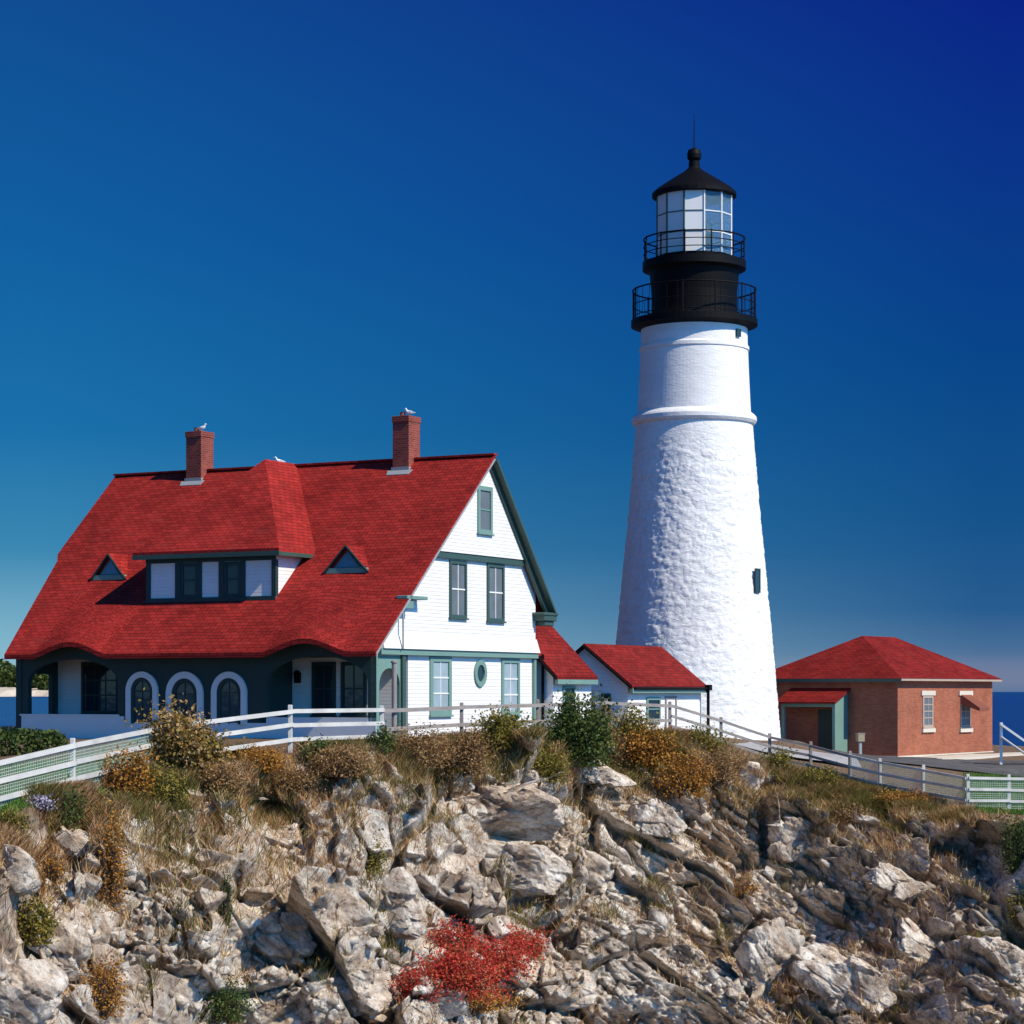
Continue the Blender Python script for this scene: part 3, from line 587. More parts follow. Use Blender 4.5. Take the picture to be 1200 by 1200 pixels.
# corner post and left end arch
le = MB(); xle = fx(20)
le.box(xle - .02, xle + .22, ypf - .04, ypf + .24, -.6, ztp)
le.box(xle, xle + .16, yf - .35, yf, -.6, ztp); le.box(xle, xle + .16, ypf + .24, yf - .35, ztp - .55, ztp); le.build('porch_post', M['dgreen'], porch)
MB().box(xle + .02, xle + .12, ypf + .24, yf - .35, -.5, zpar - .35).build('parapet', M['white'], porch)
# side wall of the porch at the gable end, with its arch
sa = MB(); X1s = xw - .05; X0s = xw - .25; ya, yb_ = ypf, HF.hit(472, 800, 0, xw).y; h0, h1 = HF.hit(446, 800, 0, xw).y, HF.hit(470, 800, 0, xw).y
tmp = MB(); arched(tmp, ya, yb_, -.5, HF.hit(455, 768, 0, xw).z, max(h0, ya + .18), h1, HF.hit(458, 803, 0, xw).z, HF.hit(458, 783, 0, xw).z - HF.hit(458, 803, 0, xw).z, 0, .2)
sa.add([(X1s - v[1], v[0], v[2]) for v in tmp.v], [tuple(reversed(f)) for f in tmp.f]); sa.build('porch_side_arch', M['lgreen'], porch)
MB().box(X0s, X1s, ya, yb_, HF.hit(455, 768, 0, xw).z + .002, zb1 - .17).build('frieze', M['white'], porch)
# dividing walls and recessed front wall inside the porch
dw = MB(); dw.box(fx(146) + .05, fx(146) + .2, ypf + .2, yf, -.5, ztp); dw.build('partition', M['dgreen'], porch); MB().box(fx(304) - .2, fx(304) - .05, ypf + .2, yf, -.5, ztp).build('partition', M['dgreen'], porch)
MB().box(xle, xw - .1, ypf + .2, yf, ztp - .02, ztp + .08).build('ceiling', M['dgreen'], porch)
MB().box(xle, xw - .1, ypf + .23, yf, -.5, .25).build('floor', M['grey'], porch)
def ix(px): return HF.hit(px, 800, 1, yf).x
winbox(house, 'y', yf, ix(96), ix(140), HF.hit(110, 836, 1, yf).z, HF.hit(110, 776, 1, yf).z, M['dgreen'], M['glass'], bars=(2, 2), fw=.12)
winbox(house, 'y', yf, ix(366), ix(394), HF.hit(380, 838, 1, yf).z, HF.hit(380, 776, 1, yf).z, M['dgreen'], M['glass'], bars=(1, 1), fw=.12)
winbox(house, 'y', yf, ix(400), ix(430), HF.hit(380, 838, 1, yf).z, HF.hit(380, 776, 1, yf).z, M['dgreen'], M['glass'], bars=(1, 1), fw=.12)
lp = MB(); c = HF.hit(349, 795, 1, yf - .1); lp.box(c.x - .09, c.x + .09, yf - .2, yf - .04, c.z - .16, c.z + .14); lp.prism([(c.x - .13, yf - .24, c.z + .14), (c.x + .13, yf - .24, c.z + .14), (c.x, yf - .24, c.z + .28)], (0, .22, 0)); lp.build('wall_lantern', M['black'], house)
# three arched windows
for (a, b) in ((149, 186), (196, 239), (249, 290)):
    c = (fx(a) + fx(b)) / 2; hw = (fx(b) - fx(a)) / 2; zt_ = fzv((a + b) / 2, 787); z0 = zpar - .25; sp = zt_ - hw * 1.0
    def archpath(r, n=20): return [(c - r, z0)] + [(c + r * math.cos(math.pi * (1 - i / n)), sp + r * math.sin(math.pi * (1 - i / n))) for i in range(n + 1)] + [(c + r, z0)]
    def ringm(r0, r1, y0, y1):
        mb = MB(); o1 = archpath(r1); i1 = archpath(r0)
        for i in range(len(o1) - 1): mb.prism([(o1[i][0], y0, o1[i][1]), (o1[i + 1][0], y0, o1[i + 1][1]), (i1[i + 1][0], y0, i1[i + 1][1]), (i1[i][0], y0, i1[i][1])], (0, y1 - y0, 0))
        return mb
    wo = ringm(hw * .70, hw, ypf - .10, ypf - .002).build('arched_window', M['white'], porch)
    ringm(hw * .50, hw * .698, ypf - .06, ypf - .002).build('frame', M['dgreen'], wo)
    MB().prism([(x, ypf - .02, z) for x, z in archpath(hw * .51)], (0, .015, 0)).build('pane', M['glass'], wo)
    g = MB(); g.box(c - .015, c + .015, ypf - .04, ypf - .022, z0, sp + hw * .5); g.box(c - hw * .5, c + hw * .5, ypf - .042, ypf - .022, sp - .02, sp + .02); g.build('glazing_bars', M['dgreen'], wo)
# ------------------------------------------------------------------ wings between house and tower
w1 = Frame((0, 0, ZG), -TH)
def wing(name, label, xfr, y0, y1, ze, zr, half, wins, px_y):
    fr = Frame(HF.loc.copy(), -TH); r = empty(name, fr, label, 'building')
    b = MB(); x1 = xfr; x0 = xfr - 2 * half + .3; xm = xfr + .0 - half + .15
    b.prism([(x0, y0 + .2, -.8), (x1, y0 + .2, -.8), (x1, y0 + .2, ze - .12), (xm, y0 + .2, zr - .14), (x0, y0 + .2, ze - .12)], (0, y1 - y0 - .2, 0)); b.build('wall', M['clap'], r)
    rr = MB(); eo = .28; sl_ = (zr - ze) / (half)
    for sg in (1, -1):
        xo = xm + sg * (half + eo - .15); zo = zr - (half + eo - .15) * sl_
        rr.prism([(xm, y0, zr), (xo, y0, zo), (xo, y0, zo - .12), (xm, y0, zr - .12)], (0, y1 - y0, 0))
    ro = rr.build('roof', M['shingle_sundim'], r)
    fb = MB(); xo = xm + (half + eo - .15); zo = zr - (half + eo - .15) * sl_
    fb.beam((xo - .02, y0 - .02, zo - .10), (xm, y0 - .02, zr - .10), .06, .2, (0, 1, 0)); fb.beam((2 * xm - xo + .02, y0 - .02, zo - .10), (xm, y0 - .02, zr - .10), .06, .2, (0, 1, 0)); fb.build('rake_board', M['black'], ro)
    MB().box(xo - .10, xo + .02, y0 + .02, y1, zo - .30, zo - .125).build('fascia', M['lgreen'], ro)
    return r, xo, zo, x1
# near wing
sE = 17.3 * k
e1 = HF.hit(651, 796, 0, .42); e2 = HF.hit(701, 796, 0, .42); zr1 = HF.hit(652, 726, 1, e2.y - 2).z
r1, xo1, zo1, xf1 = wing('low_wing', 'narrow white wing with a steep red roof against the back corner of the house', .12, 12.3, e2.y, e1.z + .25, e1.z + 2.75, 2.5, [], 0)
winbox(r1, 'x', xf1, HF.hit(659, 800, 0, xf1).y, HF.hit(673, 800, 0, xf1).y, .6, zo1 - .36, M['lgreen'], M['glass'], bars=(0, 1), fw=.1)
# wing joined to the tower
cw = at(740, 806, 90.0); cl_ = HF.i @ cw; e3 = HF.hit(828, 806, 0, cl_.x)
apx = HF.hit(683, 754, 1, cl_.y); half2 = cl_.x - apx.x
r2, xo2, zo2, xf2 = wing('tower_wing', 'small white building with a red gable roof joined to the foot of the tower', cl_.x - .25, cl_.y, e3.y, cl_.z + .20, apx.z, half2 - .15, [], 0)
winbox(r2, 'x', xf2, HF.hit(757, 825, 0, xf2).y, HF.hit(773, 825, 0, xf2).y, HF.hit(765, 845, 0, xf2).z, HF.hit(765, 817, 0, xf2).z, M['lgreen'], M['glass'], bars=(0, 1), fw=.12)
winbox(r2, 'x', xf2, HF.hit(779, 825, 0, xf2).y, HF.hit(792, 825, 0, xf2).y, -.5, HF.hit(785, 816, 0, xf2).z, M['wood'], M['white'], bars=(0, 0), fw=.10)
winbox(r2, 'y', cl_.y + .2, HF.hit(705, 820, 1, cl_.y + .2).x, HF.hit(716, 820, 1, cl_.y + .2).x, HF.hit(710, 832, 1, cl_.y).z, HF.hit(710, 813, 1, cl_.y).z, M['dgreen'], M['glass'], bars=(0, 0), fw=.08)
g = MB(); e4 = HF.hit(831, 806, 0, xo2 + .1); g.tube([(xo2 + .08, cl_.y + .1, zo2 - .12), (xo2 + .08, e4.y, zo2 - .12)], .055, 8); g.tube([(xo2 + .08, e4.y - .05, zo2 - .12), (xo2 + .08, e4.y - .05, -2)], .07, 8); g.box(xo2 - .02, xo2 + .2, e4.y - .2, e4.y + .1, zo2 - .2, zo2 + .04); g.build('gutter_and_down_pipe', M['black'], r2)
# ------------------------------------------------------------------ lighthouse
TD = 101.5; U = TD / FP; TX = (813.5 - 600) / FP * TD
TF = Frame((TX, TD, 9.6), 0); tower = empty('lighthouse', TF, 'tall white stone lighthouse tower with a black lantern house and two galleries', 'lighthouse')
def tz(py): return CZ - (py - HY) * U - 9.6
def tr_(w): return w * U
# displaced rubble lower shaft
pys = np.linspace(885, 497, 220); hw = np.interp(pys, [497, 500, 600, 700, 770, 850, 885], [68, 68.5, 76.5, 86.5, 93, 99.5, 102.5]); na_ = 360
an = np.arange(na_) * 2 * np.pi / na_; ZZ, AA = np.meshgrid(np.array([tz(p) for p in pys]), an, indexing='ij'); RR = np.repeat((hw * U)[:, None], na_, 1)
Pn = np.stack([(RR * np.cos(AA)).ravel(), (RR * np.sin(AA)).ravel(), ZZ.ravel()], 1)
Qn = Pn / np.array([.62, .62, .36]); Qn = Qn + .25 * np.stack([vnoise(Qn, 3), vnoise(Qn, 4), vnoise(Qn, 5)], 1)
F1, F2, H, _ = worley(Qn * 1.5, 9); ee = np.clip((F2 - F1) / .2, 0, 1); dsp = (ee * .024 + rf(H, 4) * .028 + fbm(Pn * np.array([3.5, 3.5, 9]), 8, 4) * .028 + fbm(Pn * .9, 18, 2) * .02 - .03) * np.clip((tz(505) - Pn[:, 2]) / 1.5, .1, 1)
rad = np.sqrt(Pn[:, 0] ** 2 + Pn[:, 1] ** 2); Pn[:, 0] *= 1 + dsp / rad; Pn[:, 1] *= 1 + dsp / rad
ix_ = np.arange(len(Pn)).reshape(len(pys), na_); nx_ = np.roll(ix_, -1, 1)
Fq = np.stack([ix_[:-1].ravel(), nx_[:-1].ravel(), nx_[1:].ravel(), ix_[1:].ravel()], 1)
arr_mesh('lower_shaft', Pn, Fq, M['rubble'], tower, smooth=True)
us = MB(); us.lathe([(tr_(66.5), tz(500)), (tr_(66), tz(480)), (tr_(64), tz(440)), (tr_(63), tz(413)), (tr_(64.2), tz(412)), (tr_(64.2), tz(408)), (tr_(62.5), tz(406)), (tr_(62), tz(374))], 96); us.build('upper_shaft', M['smoothw'], tower, smooth=False)
st = MB(); st.lathe([(tr_(67), tz(499)), (tr_(71), tz(498)), (tr_(73), tz(495)), (tr_(73), tz(490.5)), (tr_(71), tz(488)), (tr_(66), tz(484))], 96); st.build('string_course', M['smoothw'], tower)
def gallery(name, pyt, pyb, w):
    g = MB(); g.lathe([(tr_(w - 12), tz(pyb + 3)), (tr_(w - 3), tz(pyb)), (tr_(w), tz(pyb - 1)), (tr_(w), tz(pyt)), (tr_(10), tz(pyt - .5))], 64); return g.build(name, M['black'], tower)
def railing(par, w, pyb, pyt, nposts, bal, rails):
    r = MB()
    for f in rails: zz = tz(pyb + (pyt - pyb) * f); r.tube([(tr_(w) * math.cos(a), tr_(w) * math.sin(a), zz) for a in [q * 2 * math.pi / 48 for q in range(49)]], .022 if f < 1 else .035, 6)
    for i in range(bal): a = i * 2 * math.pi / bal; r.tube([(tr_(w) * math.cos(a), tr_(w) * math.sin(a), tz(pyb)), (tr_(w) * math.cos(a), tr_(w) * math.sin(a), tz(pyt))], .011, 5)
    o = r.build('railing', M['black'], par)
    for i in range(nposts): a = (i + .5) * 2 * math.pi / nposts; MB().tube([(tr_(w) * math.cos(a), tr_(w) * math.sin(a), tz(pyb)), (tr_(w) * math.cos(a), tr_(w) * math.sin(a), tz(pyt - 1.5))], .035, 6).build('post', M['black'], o)
g1 = gallery('main_gallery', 376, 384, 74); railing(g1, 72, 376, 341, 12, 36, (.12, .5, 1))
dm = MB(); dm.lathe([(tr_(50), tz(376)), (tr_(50), tz(345)), (tr_(52), tz(325)), (tr_(53), tz(318))], 64); dm.build('watch_room', M['black'], tower)
g2 = gallery('lantern_gallery', 308, 318, 60.5); railing(g2, 59, 308, 281, 12, 0, (.35, .68, 1))
MB().lathe([(tr_(46), tz(308)), (tr_(46), tz(302))], 12, a0=-math.pi / 2 + R(15 - 4.5)).build('lantern_sill', M['black'], tower)
lan = MB(); lan.lathe([(tr_(45), tz(231)), (tr_(45.6), tz(229))], 12, a0=R(-90 + 15 - 4.5)); lano = lan.build('lantern', M['black'], tower)
for i in range(12):
    a0, a1 = R(-90 - 4.5 - 15 + 30 * i), R(-90 - 4.5 + 15 + 30 * i); r_ = tr_(44.5)
    p, q = Vector((r_ * math.cos(a0), r_ * math.sin(a0), 0)), Vector((r_ * math.cos(a1), r_ * math.sin(a1), 0)); d = (q - p).normalized(); nrm = Vector((d.y, -d.x, 0))
    if i in (0, 9, 10, 11): mt = M['white']; nm = 'blank_panel'
    else: mt = M['clear']; nm = 'pane'
    e = .03; MB().prism([p + d * e + Vector((0, 0, tz(302))), q - d * e + Vector((0, 0, tz(302))), q - d * e + Vector((0, 0, tz(231))), p + d * e + Vector((0, 0, tz(231)))], nrm * -.02).build(nm, mt, lano)
    mu = MB(); mu.tube([p + Vector((0, 0, tz(302))), p + Vector((0, 0, tz(231)))], .045, 6)
    for f in (.33, .66): z = tz(302) + (tz(231) - tz(302)) * f; mu.beam(p + nrm * .01 + Vector((0, 0, z)), q + nrm * .01 + Vector((0, 0, z)), .03, .045)
    mu.build('mullion', M['white'] if i in (1, 2, 3, 4) else M['green'], lano)
le_ = MB(); le_.lathe([(.35, tz(302)), (.45, tz(292)), (.78, tz(288)), (.86, tz(274)), (.80, tz(262)), (.42, tz(254)), (.1, tz(250))], 24); le_.build('lens', M['glass'], lano, smooth=True)
cr_ = MB(); cr_.lathe([(tr_(47), tz(232)), (tr_(49.5), tz(231)), (tr_(49.5), tz(227)), (tr_(44), tz(222)), (tr_(26), tz(210)), (tr_(13), tz(202)), (tr_(8), tz(198)), (tr_(6.5), tz(196)), (tr_(6.5), tz(190)), (tr_(5.5), tz(189)), (tr_(8), tz(186)), (tr_(8.5), tz(181)), (tr_(7), tz(176)), (tr_(3), tz(174)), (.03, tz(173))], 32); cr_.build('cupola', M['black'], tower, smooth=False)
MB().tube([(0, 0, tz(174)), (0, 0, tz(133))], [.03, .015], 6).build('lightning_rod', M['black'], tower)
def twin(px, py0, py1, wpx, rpx, nm='window'):
    s_ = (px - 813.5) / rpx; a = math.asin(s_); pz = (tz(py0) + tz(py1)) / 2; hh = (tz(py0) - tz(py1)) / 2; r = tr_(rpx); c = Vector((r * math.sin(a), -r * math.cos(a), pz)); t = Vector((math.cos(a), math.sin(a), 0)); nn = Vector((math.sin(a), -math.cos(a), 0)); ww = wpx * U / math.cos(a) / 2
    def pl(o, w0, w1, h0, h1, dep, mat, name, par):
        return MB().prism([c + t * w0 + Vector((0, 0, h0)) + nn * o, c + t * w1 + Vector((0, 0, h0)) + nn * o, c + t * w1 + Vector((0, 0, h1)) + nn * o, c + t * w0 + Vector((0, 0, h1)) + nn * o], nn * dep).build(name, mat, par)
    fo = MB()
    for (a_, b_, c_, d_) in ((-ww, -ww * .72, -hh, hh), (ww * .72, ww, -hh, hh), (-ww * .72, ww * .72, hh * .86, hh), (-ww * .72, ww * .72, -hh, -hh * .86)):
        fo.prism([c + t * a_ + Vector((0, 0, c_)), c + t * b_ + Vector((0, 0, c_)), c + t * b_ + Vector((0, 0, d_)), c + t * a_ + Vector((0, 0, d_))], nn * .05)
    f_ = fo.build(nm, M['dgreen'], tower); pl(0, -ww * .72, ww * .72, -hh * .86, hh * .86, .035, M['glass'], 'pane', f_)
twin(881.5, 669, 697, 7, 86.6); twin(861, 392, 401, 5, 63.5)
# ------------------------------------------------------------------ brick building
al = R(55); BG = 9.05; BF = Frame(tuple(at(1052, 885, 104).xy) + (BG,), al)
fog = empty('brick_building', BF, 'low red brick building with a hipped red roof to the right of the tower', 'building')
LB, MBl = 10.6, 7.05; zev = 12.58 - BG; zrd = 14.62 - BG
MB().prism([(0, 0, -.8), (LB, 0, -.8), (LB, MBl, -.8), (0, MBl, -.8)], (0, 0, zev + .8)).build('wall', M['brick'], fog)
MB().box(-.05, LB + .05, -.05, MBl + .05, -.9, .02).build('plinth', M['cream'], fog)
oh_ = .38; hr = MB(); a_ = MBl / 2
e = [(-oh_, -oh_, zev), (LB + oh_, -oh_, zev), (LB + oh_, MBl + oh_, zev), (-oh_, MBl + oh_, zev), (a_, a_, zrd), (LB - a_, a_, zrd)]
hr.add(e, [(0, 1, 5, 4), (1, 2, 5), (2, 3, 4, 5), (3, 0, 4), (3, 2, 1, 0)]); hro = hr.build('roof', M['shingle_sundim'], fog)
MB().box(-oh_ + .03, LB + oh_ - .03, -oh_ + .02, -oh_ + .06, zev - .11, zev - .004).build('fascia', M['beige'], hro)
MB().box(-oh_ + .02, -oh_ + .06, -oh_ + .07, MBl + oh_ - .03, zev - .17, zev - .004).build('fascia', M['green'], hro)
MB().box(-oh_ + .07, LB + oh_ - .05, -oh_ + .07, MBl + oh_ - .05, zev - .09, zev - .005).build('soffit', M['cream'], hro)
for (a, b, t, u) in ((1081, 1093, 815, 852), (1125, 1137, 815, 852)):
    A = BF.hit(a, 830, 1, 0).x; B = BF.hit(b, 830, 1, 0).x; z1 = BF.hit((a + b) / 2, t, 1, 0).z; z0 = BF.hit((a + b) / 2, u, 1, 0).z
    wi = winbox(fog, 'y', 0, A, B, z0, z1, M['beige'], M['reflect_pane'], fw=.12, bars=(1, 3), proud=.04)
    MB().box(A - .18, B + .18, -.07, -.002, z1 + .003, z1 + .22).build('lintel', M['cream'], wi); MB().box(A - .12, B + .12, -.10, -.002, z0 - .24, z0 - .065).build('sill', M['cream'], wi)
A = BF.hit(1126, 830, 1, 0).x; z1 = BF.hit(1130, 814, 1, 0).z
sh = MB(); sh.prism([(A - .1, -.06, z1), (A - .1, -1.0, z1 - .62), (A - .1, -1.0, z1 - .78), (A - .1, -.06, z1 - .45)], (1.15, 0, 0)); sh.build('window_hood', M['rust'], fog)
# entrance porch on the shaded face
pf = lambda px, x=0: BF.hit(px, 850, 0, x).y
yA, yB2 = pf(990), pf(934); xo = -1.25
z_t = BF.hit(960, 822, 0, xo).z
en = MB()
en.prism([(0, yA, -.5), (xo, yA, -.5), (xo, yA, z_t), (0, yA, z_t + .5)], (0, -.14, 0)); en.box(xo, xo + .14, yB2, yB2 + .14, -.5, z_t); en.box(xo, xo + .12, yA, yB2, z_t - .25, z_t); eno = en.build('entrance_porch', M['lgreen'], fog)
rfb = MB(); rfb.prism([(.0, yA - .3, z_t + .62), (xo - .3, yA - .3, z_t - .02), (xo - .3, yA - .3, z_t - .10), (0, yA - .3, z_t + .52)], (0, yB2 - yA + .6, 0)); rfb.build('porch_roof', M['shingle_sundim'], eno)
MB().box(-.05, -.001, yA + .3, yA + 1.35, -.2, 2.1).build('door', M['dgreen'], eno)
# concrete terrace in front of the brick building
sl2 = MB(); sl2.box(-.3, LB + 3.2, -2.3, -.06, -.9, -.05); tb = sl2.build('terrace', M['cream']); tb.matrix_world = BF.m; tag(tb, kind='structure')
# utility box
bp = at(1008, 885, 100.5); ub = empty('utility_box', Frame((bp.x, bp.y, gz(bp.x, bp.y)), R(20)), 'small tan metal cabinet on a post before the shaded brick wall', 'utility box')
MB().box(-.06, .06, -.05, .05, -.3, .75).build('post', M['grey'], ub); MB().box(-.17, .17, -.12, .12, .72, 1.08).build('cabinet', M['tan'], ub, bevel=.02); MB().box(-.19, .19, -.14, .14, 1.081, 1.11).build('lid', M['wood'], ub)
# white ramp railing at the right edge
ra = Frame((*xy(1176, 101), 0), 0); rz_ = CZ - (890 - HY) / FP * 101; ra = Frame((ra.loc.x, ra.loc.y, rz_), R(-8)); rr_ = empty('ramp_railing', ra, 'white sloping ramp railing with flat panel at the right edge beside the terrace', 'railing')
for i in range(5): x = i * 1.1 - .1; zt_ = 1.62 - max(0, x) * .72; MB().box(x - .06, x + .06, -.06, .06, -2.5 - i * .3, zt_).build('post', M['white'], rr_)
for o in (0, -.55): MB().beam((-.12, -.08, 1.55 + o), (4.6, -.08, 1.55 + o - 4.7 * .72), .09, .26, (0, 1, 0)).build('rail', M['white'], rr_)
MB().beam((-.1, 0, 1.0), (4.5, 0, 1.0 - 4.6 * .72), .03, .75, (0, 1, 0)).build('infill_panel', M['white'], rr_)
# islet with surf
iv = Frame((*xy(1172, 420), 0), 0)
rx = MB()
for i in range(9): a = i * .9; rx.lathe([(5 - .3 * i, -1), (4.2 - .3 * i, .5), (2.5 - .2 * i, 1.3 + .1 * i), (.6, 1.7)], 7, a0=a) if i == 0 else rx.add([((v[0] * (.5 + .06 * i)) + (i - 4) * 2.6, v[1] * .6, v[2] * (.5 + .09 * ((i * 7) % 5))) for v in rx.v[:28]], [(a2, (a2 + 1) % 7 + 7 * (a2 // 7), (a2 + 1) % 7 + 7 * (a2 // 7) + 7, a2 + 7) for a2 in range(21)])
io = rx.build('islet', M['rock']); io.location = iv.loc; tag(io, 'low dark rock islet in the blue sea beyond the brick building', 'islet')
# ------------------------------------------------------------------ fences
def fence(name, idx, mat, label, rails=(1.1, .72, .34), pw_=.11, mesh=False, rw=.05, rh=.11, own=False):
    pts = [fpos[i] for i in idx]; b = pts[len(pts) // 2]; base = Vector((b.x, b.y, b.z - FH)); r = empty(name, Frame(base, 0), label, 'fence')
    for p in (pts if own else pts[1:]):
        tp = p - base; MB().box(tp.x - pw_ / 2, tp.x + pw_ / 2, tp.y - pw_ / 2, tp.y + pw_ / 2, tp.z - FH - .5, tp.z + .05 + random.uniform(-.03, .03)).build('post', mat, r, bevel=.012)
    for h in rails:
        m_ = MB()
        for p, q in zip(pts[:-1], pts[1:]):
            d = (q - p).normalized(); n_ = Vector((d.y, -d.x, 0)).normalized(); n_ = n_ if n_.y < 0 else -n_; o = n_ * (pw_ / 2 + rw / 2 + .002); z = Vector((0, 0, h - FH)); jz = Vector((0, 0, random.uniform(-.02, .02)))
            m_.beam(p - base + o + z, q - base + o + z + jz, rw, rh)
        m_.build('rail', mat, r)
    if mesh:
        m_ = MB(); wr = .0045
        for p, q in zip(pts[:-1], pts[1:]):
            Ln = (q - p).length; d = (q - p) / Ln; n_ = Vector((d.y, -d.x, 0)).normalized(); n_ = n_ if n_.y < 0 else -n_; cnt = int(Ln / .07); o = n_ * (pw_ / 2 - .01) - base
            for i in range(cnt): b0 = p + d * (i * .07) + o; m_.beam(b0 + Vector((0, 0, -1.25)), b0 + Vector((0, 0, -.1)), wr * 2, wr * 2, (0, 1, 0))
            for j in range(17): z = Vector((0, 0, -1.24 + j * .07)); m_.beam(p + z + o, q + z + o, wr * 2, wr * 2)
        m_.build('wire_mesh', M['wire'], r)
    return r
M['wire'] = paint('pale green coated wire', (.42, .55, .46), .5)
# extra posts between the far-apart ones
fence('fence', [0, 1, 2, 3], M['rail'], 'white three rail fence with wire mesh climbing from the left edge to the hedge', mesh=True, own=True)
fence('fence', [3, 4, 5], M['rail'], 'white three rail fence in front of the shaded porch', pw_=.12)
fence('fence', [5, 6, 7, 8, 9], M['wood'], 'weathered grey rail fence behind the bushes below the gable wall', rails=(1.08, .55))
fence('fence', [9, 10, 11, 12, 13], M['wood'], 'weathered rail fence running downhill past the foot of the tower', rails=(1.08, .72, .36), rh=.09)
fence('fence', [13, 14, 15, 16], M['rail'], 'pale sloping rail fence with wire mesh before the brick building', mesh=True, rh=.09)
fence('fence', [16, 17, 18, 19, 20], M['rail'], 'pale level rail fence above the green lawn strip at the right edge', mesh=True, rh=.09)
tp = at(462, 777, 66.2); tpo = empty('pole', Frame((tp.x, tp.y, 10.3), 0), 'tall thin weathered pole beside the fence in front of the side arch', 'pole'); MB().tube([(0, 0, -.4), (0, 0, tp.z - 10.3)], .075, 10).build('shaft', M['wood'], tpo); MB().lathe([(.1, 0), (.1, .05), (.02, .09)], 10).build('cap', M['wood'], tpo).location = (0, 0, tp.z - 10.3)
# ------------------------------------------------------------------ gulls
def gull(pos, rz, label):
    r = empty('gull', Frame(pos, rz), label, 'gull', 'gulls resting on the house roof'); G = .7; path = [(-.34, .20), (-.24, .21), (-.12, .22), (0, .23), (.10, .27), (.15, .34), (.17, .40), (.20, .425), (.25, .42)]; rad = [.012, .045, .085, .105, .085, .05, .045, .048, .015]
    MB().tube([(x, 0, z) for x, z in path], rad, 12).build('body', M['gullw'], r, smooth=True)
    MB().tube([(.245, 0, .42), (.31, 0, .405)], [.016, .005], 6).build('beak', M['yellow'], r)
    for s_ in (-1, 1):
        MB().add([(-.38, s_ * .03, .21), (-.1, s_ * .095, .30), (.08, s_ * .09, .27), (.04, s_ * .115, .20), (-.15, s_ * .10, .17)], [(0, 1, 2, 3, 4)]).build('wing', M['gullg'], r)
        MB().tube([(.0, s_ * .04, .15), (.0, s_ * .04, 0), (.05, s_ * .04, 0)], .01, 5).build('leg', M['yellow'], r)
    r.scale = (G, G, G)
M['gullw'] = paint('white feathers', (.8, .8, .8), .8); M['gullg'] = paint('grey feathers', (.45, .47, .5), .8); M['yellow'] = paint('yellow bill', (.6, .4, .05), .5)
gull(top1, R(-20), 'white gull on the left chimney with clear sky behind'); gull(top2, R(160), 'white gull on the right chimney near the gable')
gm_ = HF.hit(327, 548, 1, yR); gull(HF.m @ Vector((gm_.x, yR, zR + .05)), R(200), 'white gull standing on the roof ridge above the big dormer')
# ------------------------------------------------------------------ boulders
def boulder(px, py, wpx, hpx, label, seed, depth=.8, sink=.3, tilt=0, flat=1.0, mat='rock2', cat='boulder'):
    hit = drop_px(px, py + hpx * .35); d = hit.y; sx, sz = wpx / FP * d / 2, hpx / FP * d / 2; rg = np.random.default_rng(seed); bm = bmesh.new()
    for _ in range(15):
        v = rg.normal(size=3); v /= np.linalg.norm(v); v = np.sign(v) * np.abs(v) ** .6; bm.verts.new((v[0] * sx, v[1] * sx * depth, v[2] * sz * (flat if v[2] > 0 else 1)))
    res = bmesh.ops.convex_hull(bm, input=bm.verts); bmesh.ops.delete(bm, geom=[g for g in res['geom_unused'] + res['geom_interior'] if isinstance(g, bmesh.types.BMVert)], context='VERTS')
    bmesh.ops.bevel(bm, geom=[e for e in bm.edges], offset=min(sx, sz) * .07, segments=1, affect='EDGES'); bmesh.ops.triangulate(bm, faces=bm.faces)
    for _ in range(4 if wpx > 50 else 3): bmesh.ops.subdivide_edges(bm, edges=[e for e in bm.edges if e.calc_length() > .09], cuts=1, use_grid_fill=True)
    bmesh.ops.triangulate(bm, faces=bm.faces)
    co = np.array([v.co[:] for v in bm.verts]); P_ = co + rg.uniform(0, 50, 3); dd = blocky(P_, 1.1, .10, seed, rotL, (1, 1, .6), .35) + blocky(P_, .4, .028, seed + 1, rotR, (1.8, 1, .5), .4) + fbm(P_ * 6, seed, 3) * .025
    nn = co / (np.linalg.norm(co, axis=1)[:, None] + 1e-6); co = co + nn * dd[:, None] * min(1, sx)
    for v, c in zip(bm.verts, co): v.co = c
    me = bpy.data.meshes.new('boulder'); bm.to_mesh(me); bm.free()
    o = finish(me, 'boulder', M[mat]); o.location = at(px, py, d + sx * depth * .2); o.rotation_euler = (0, R(tilt), R(rg.uniform(-15, 15)))
    return tag(o, label, cat)
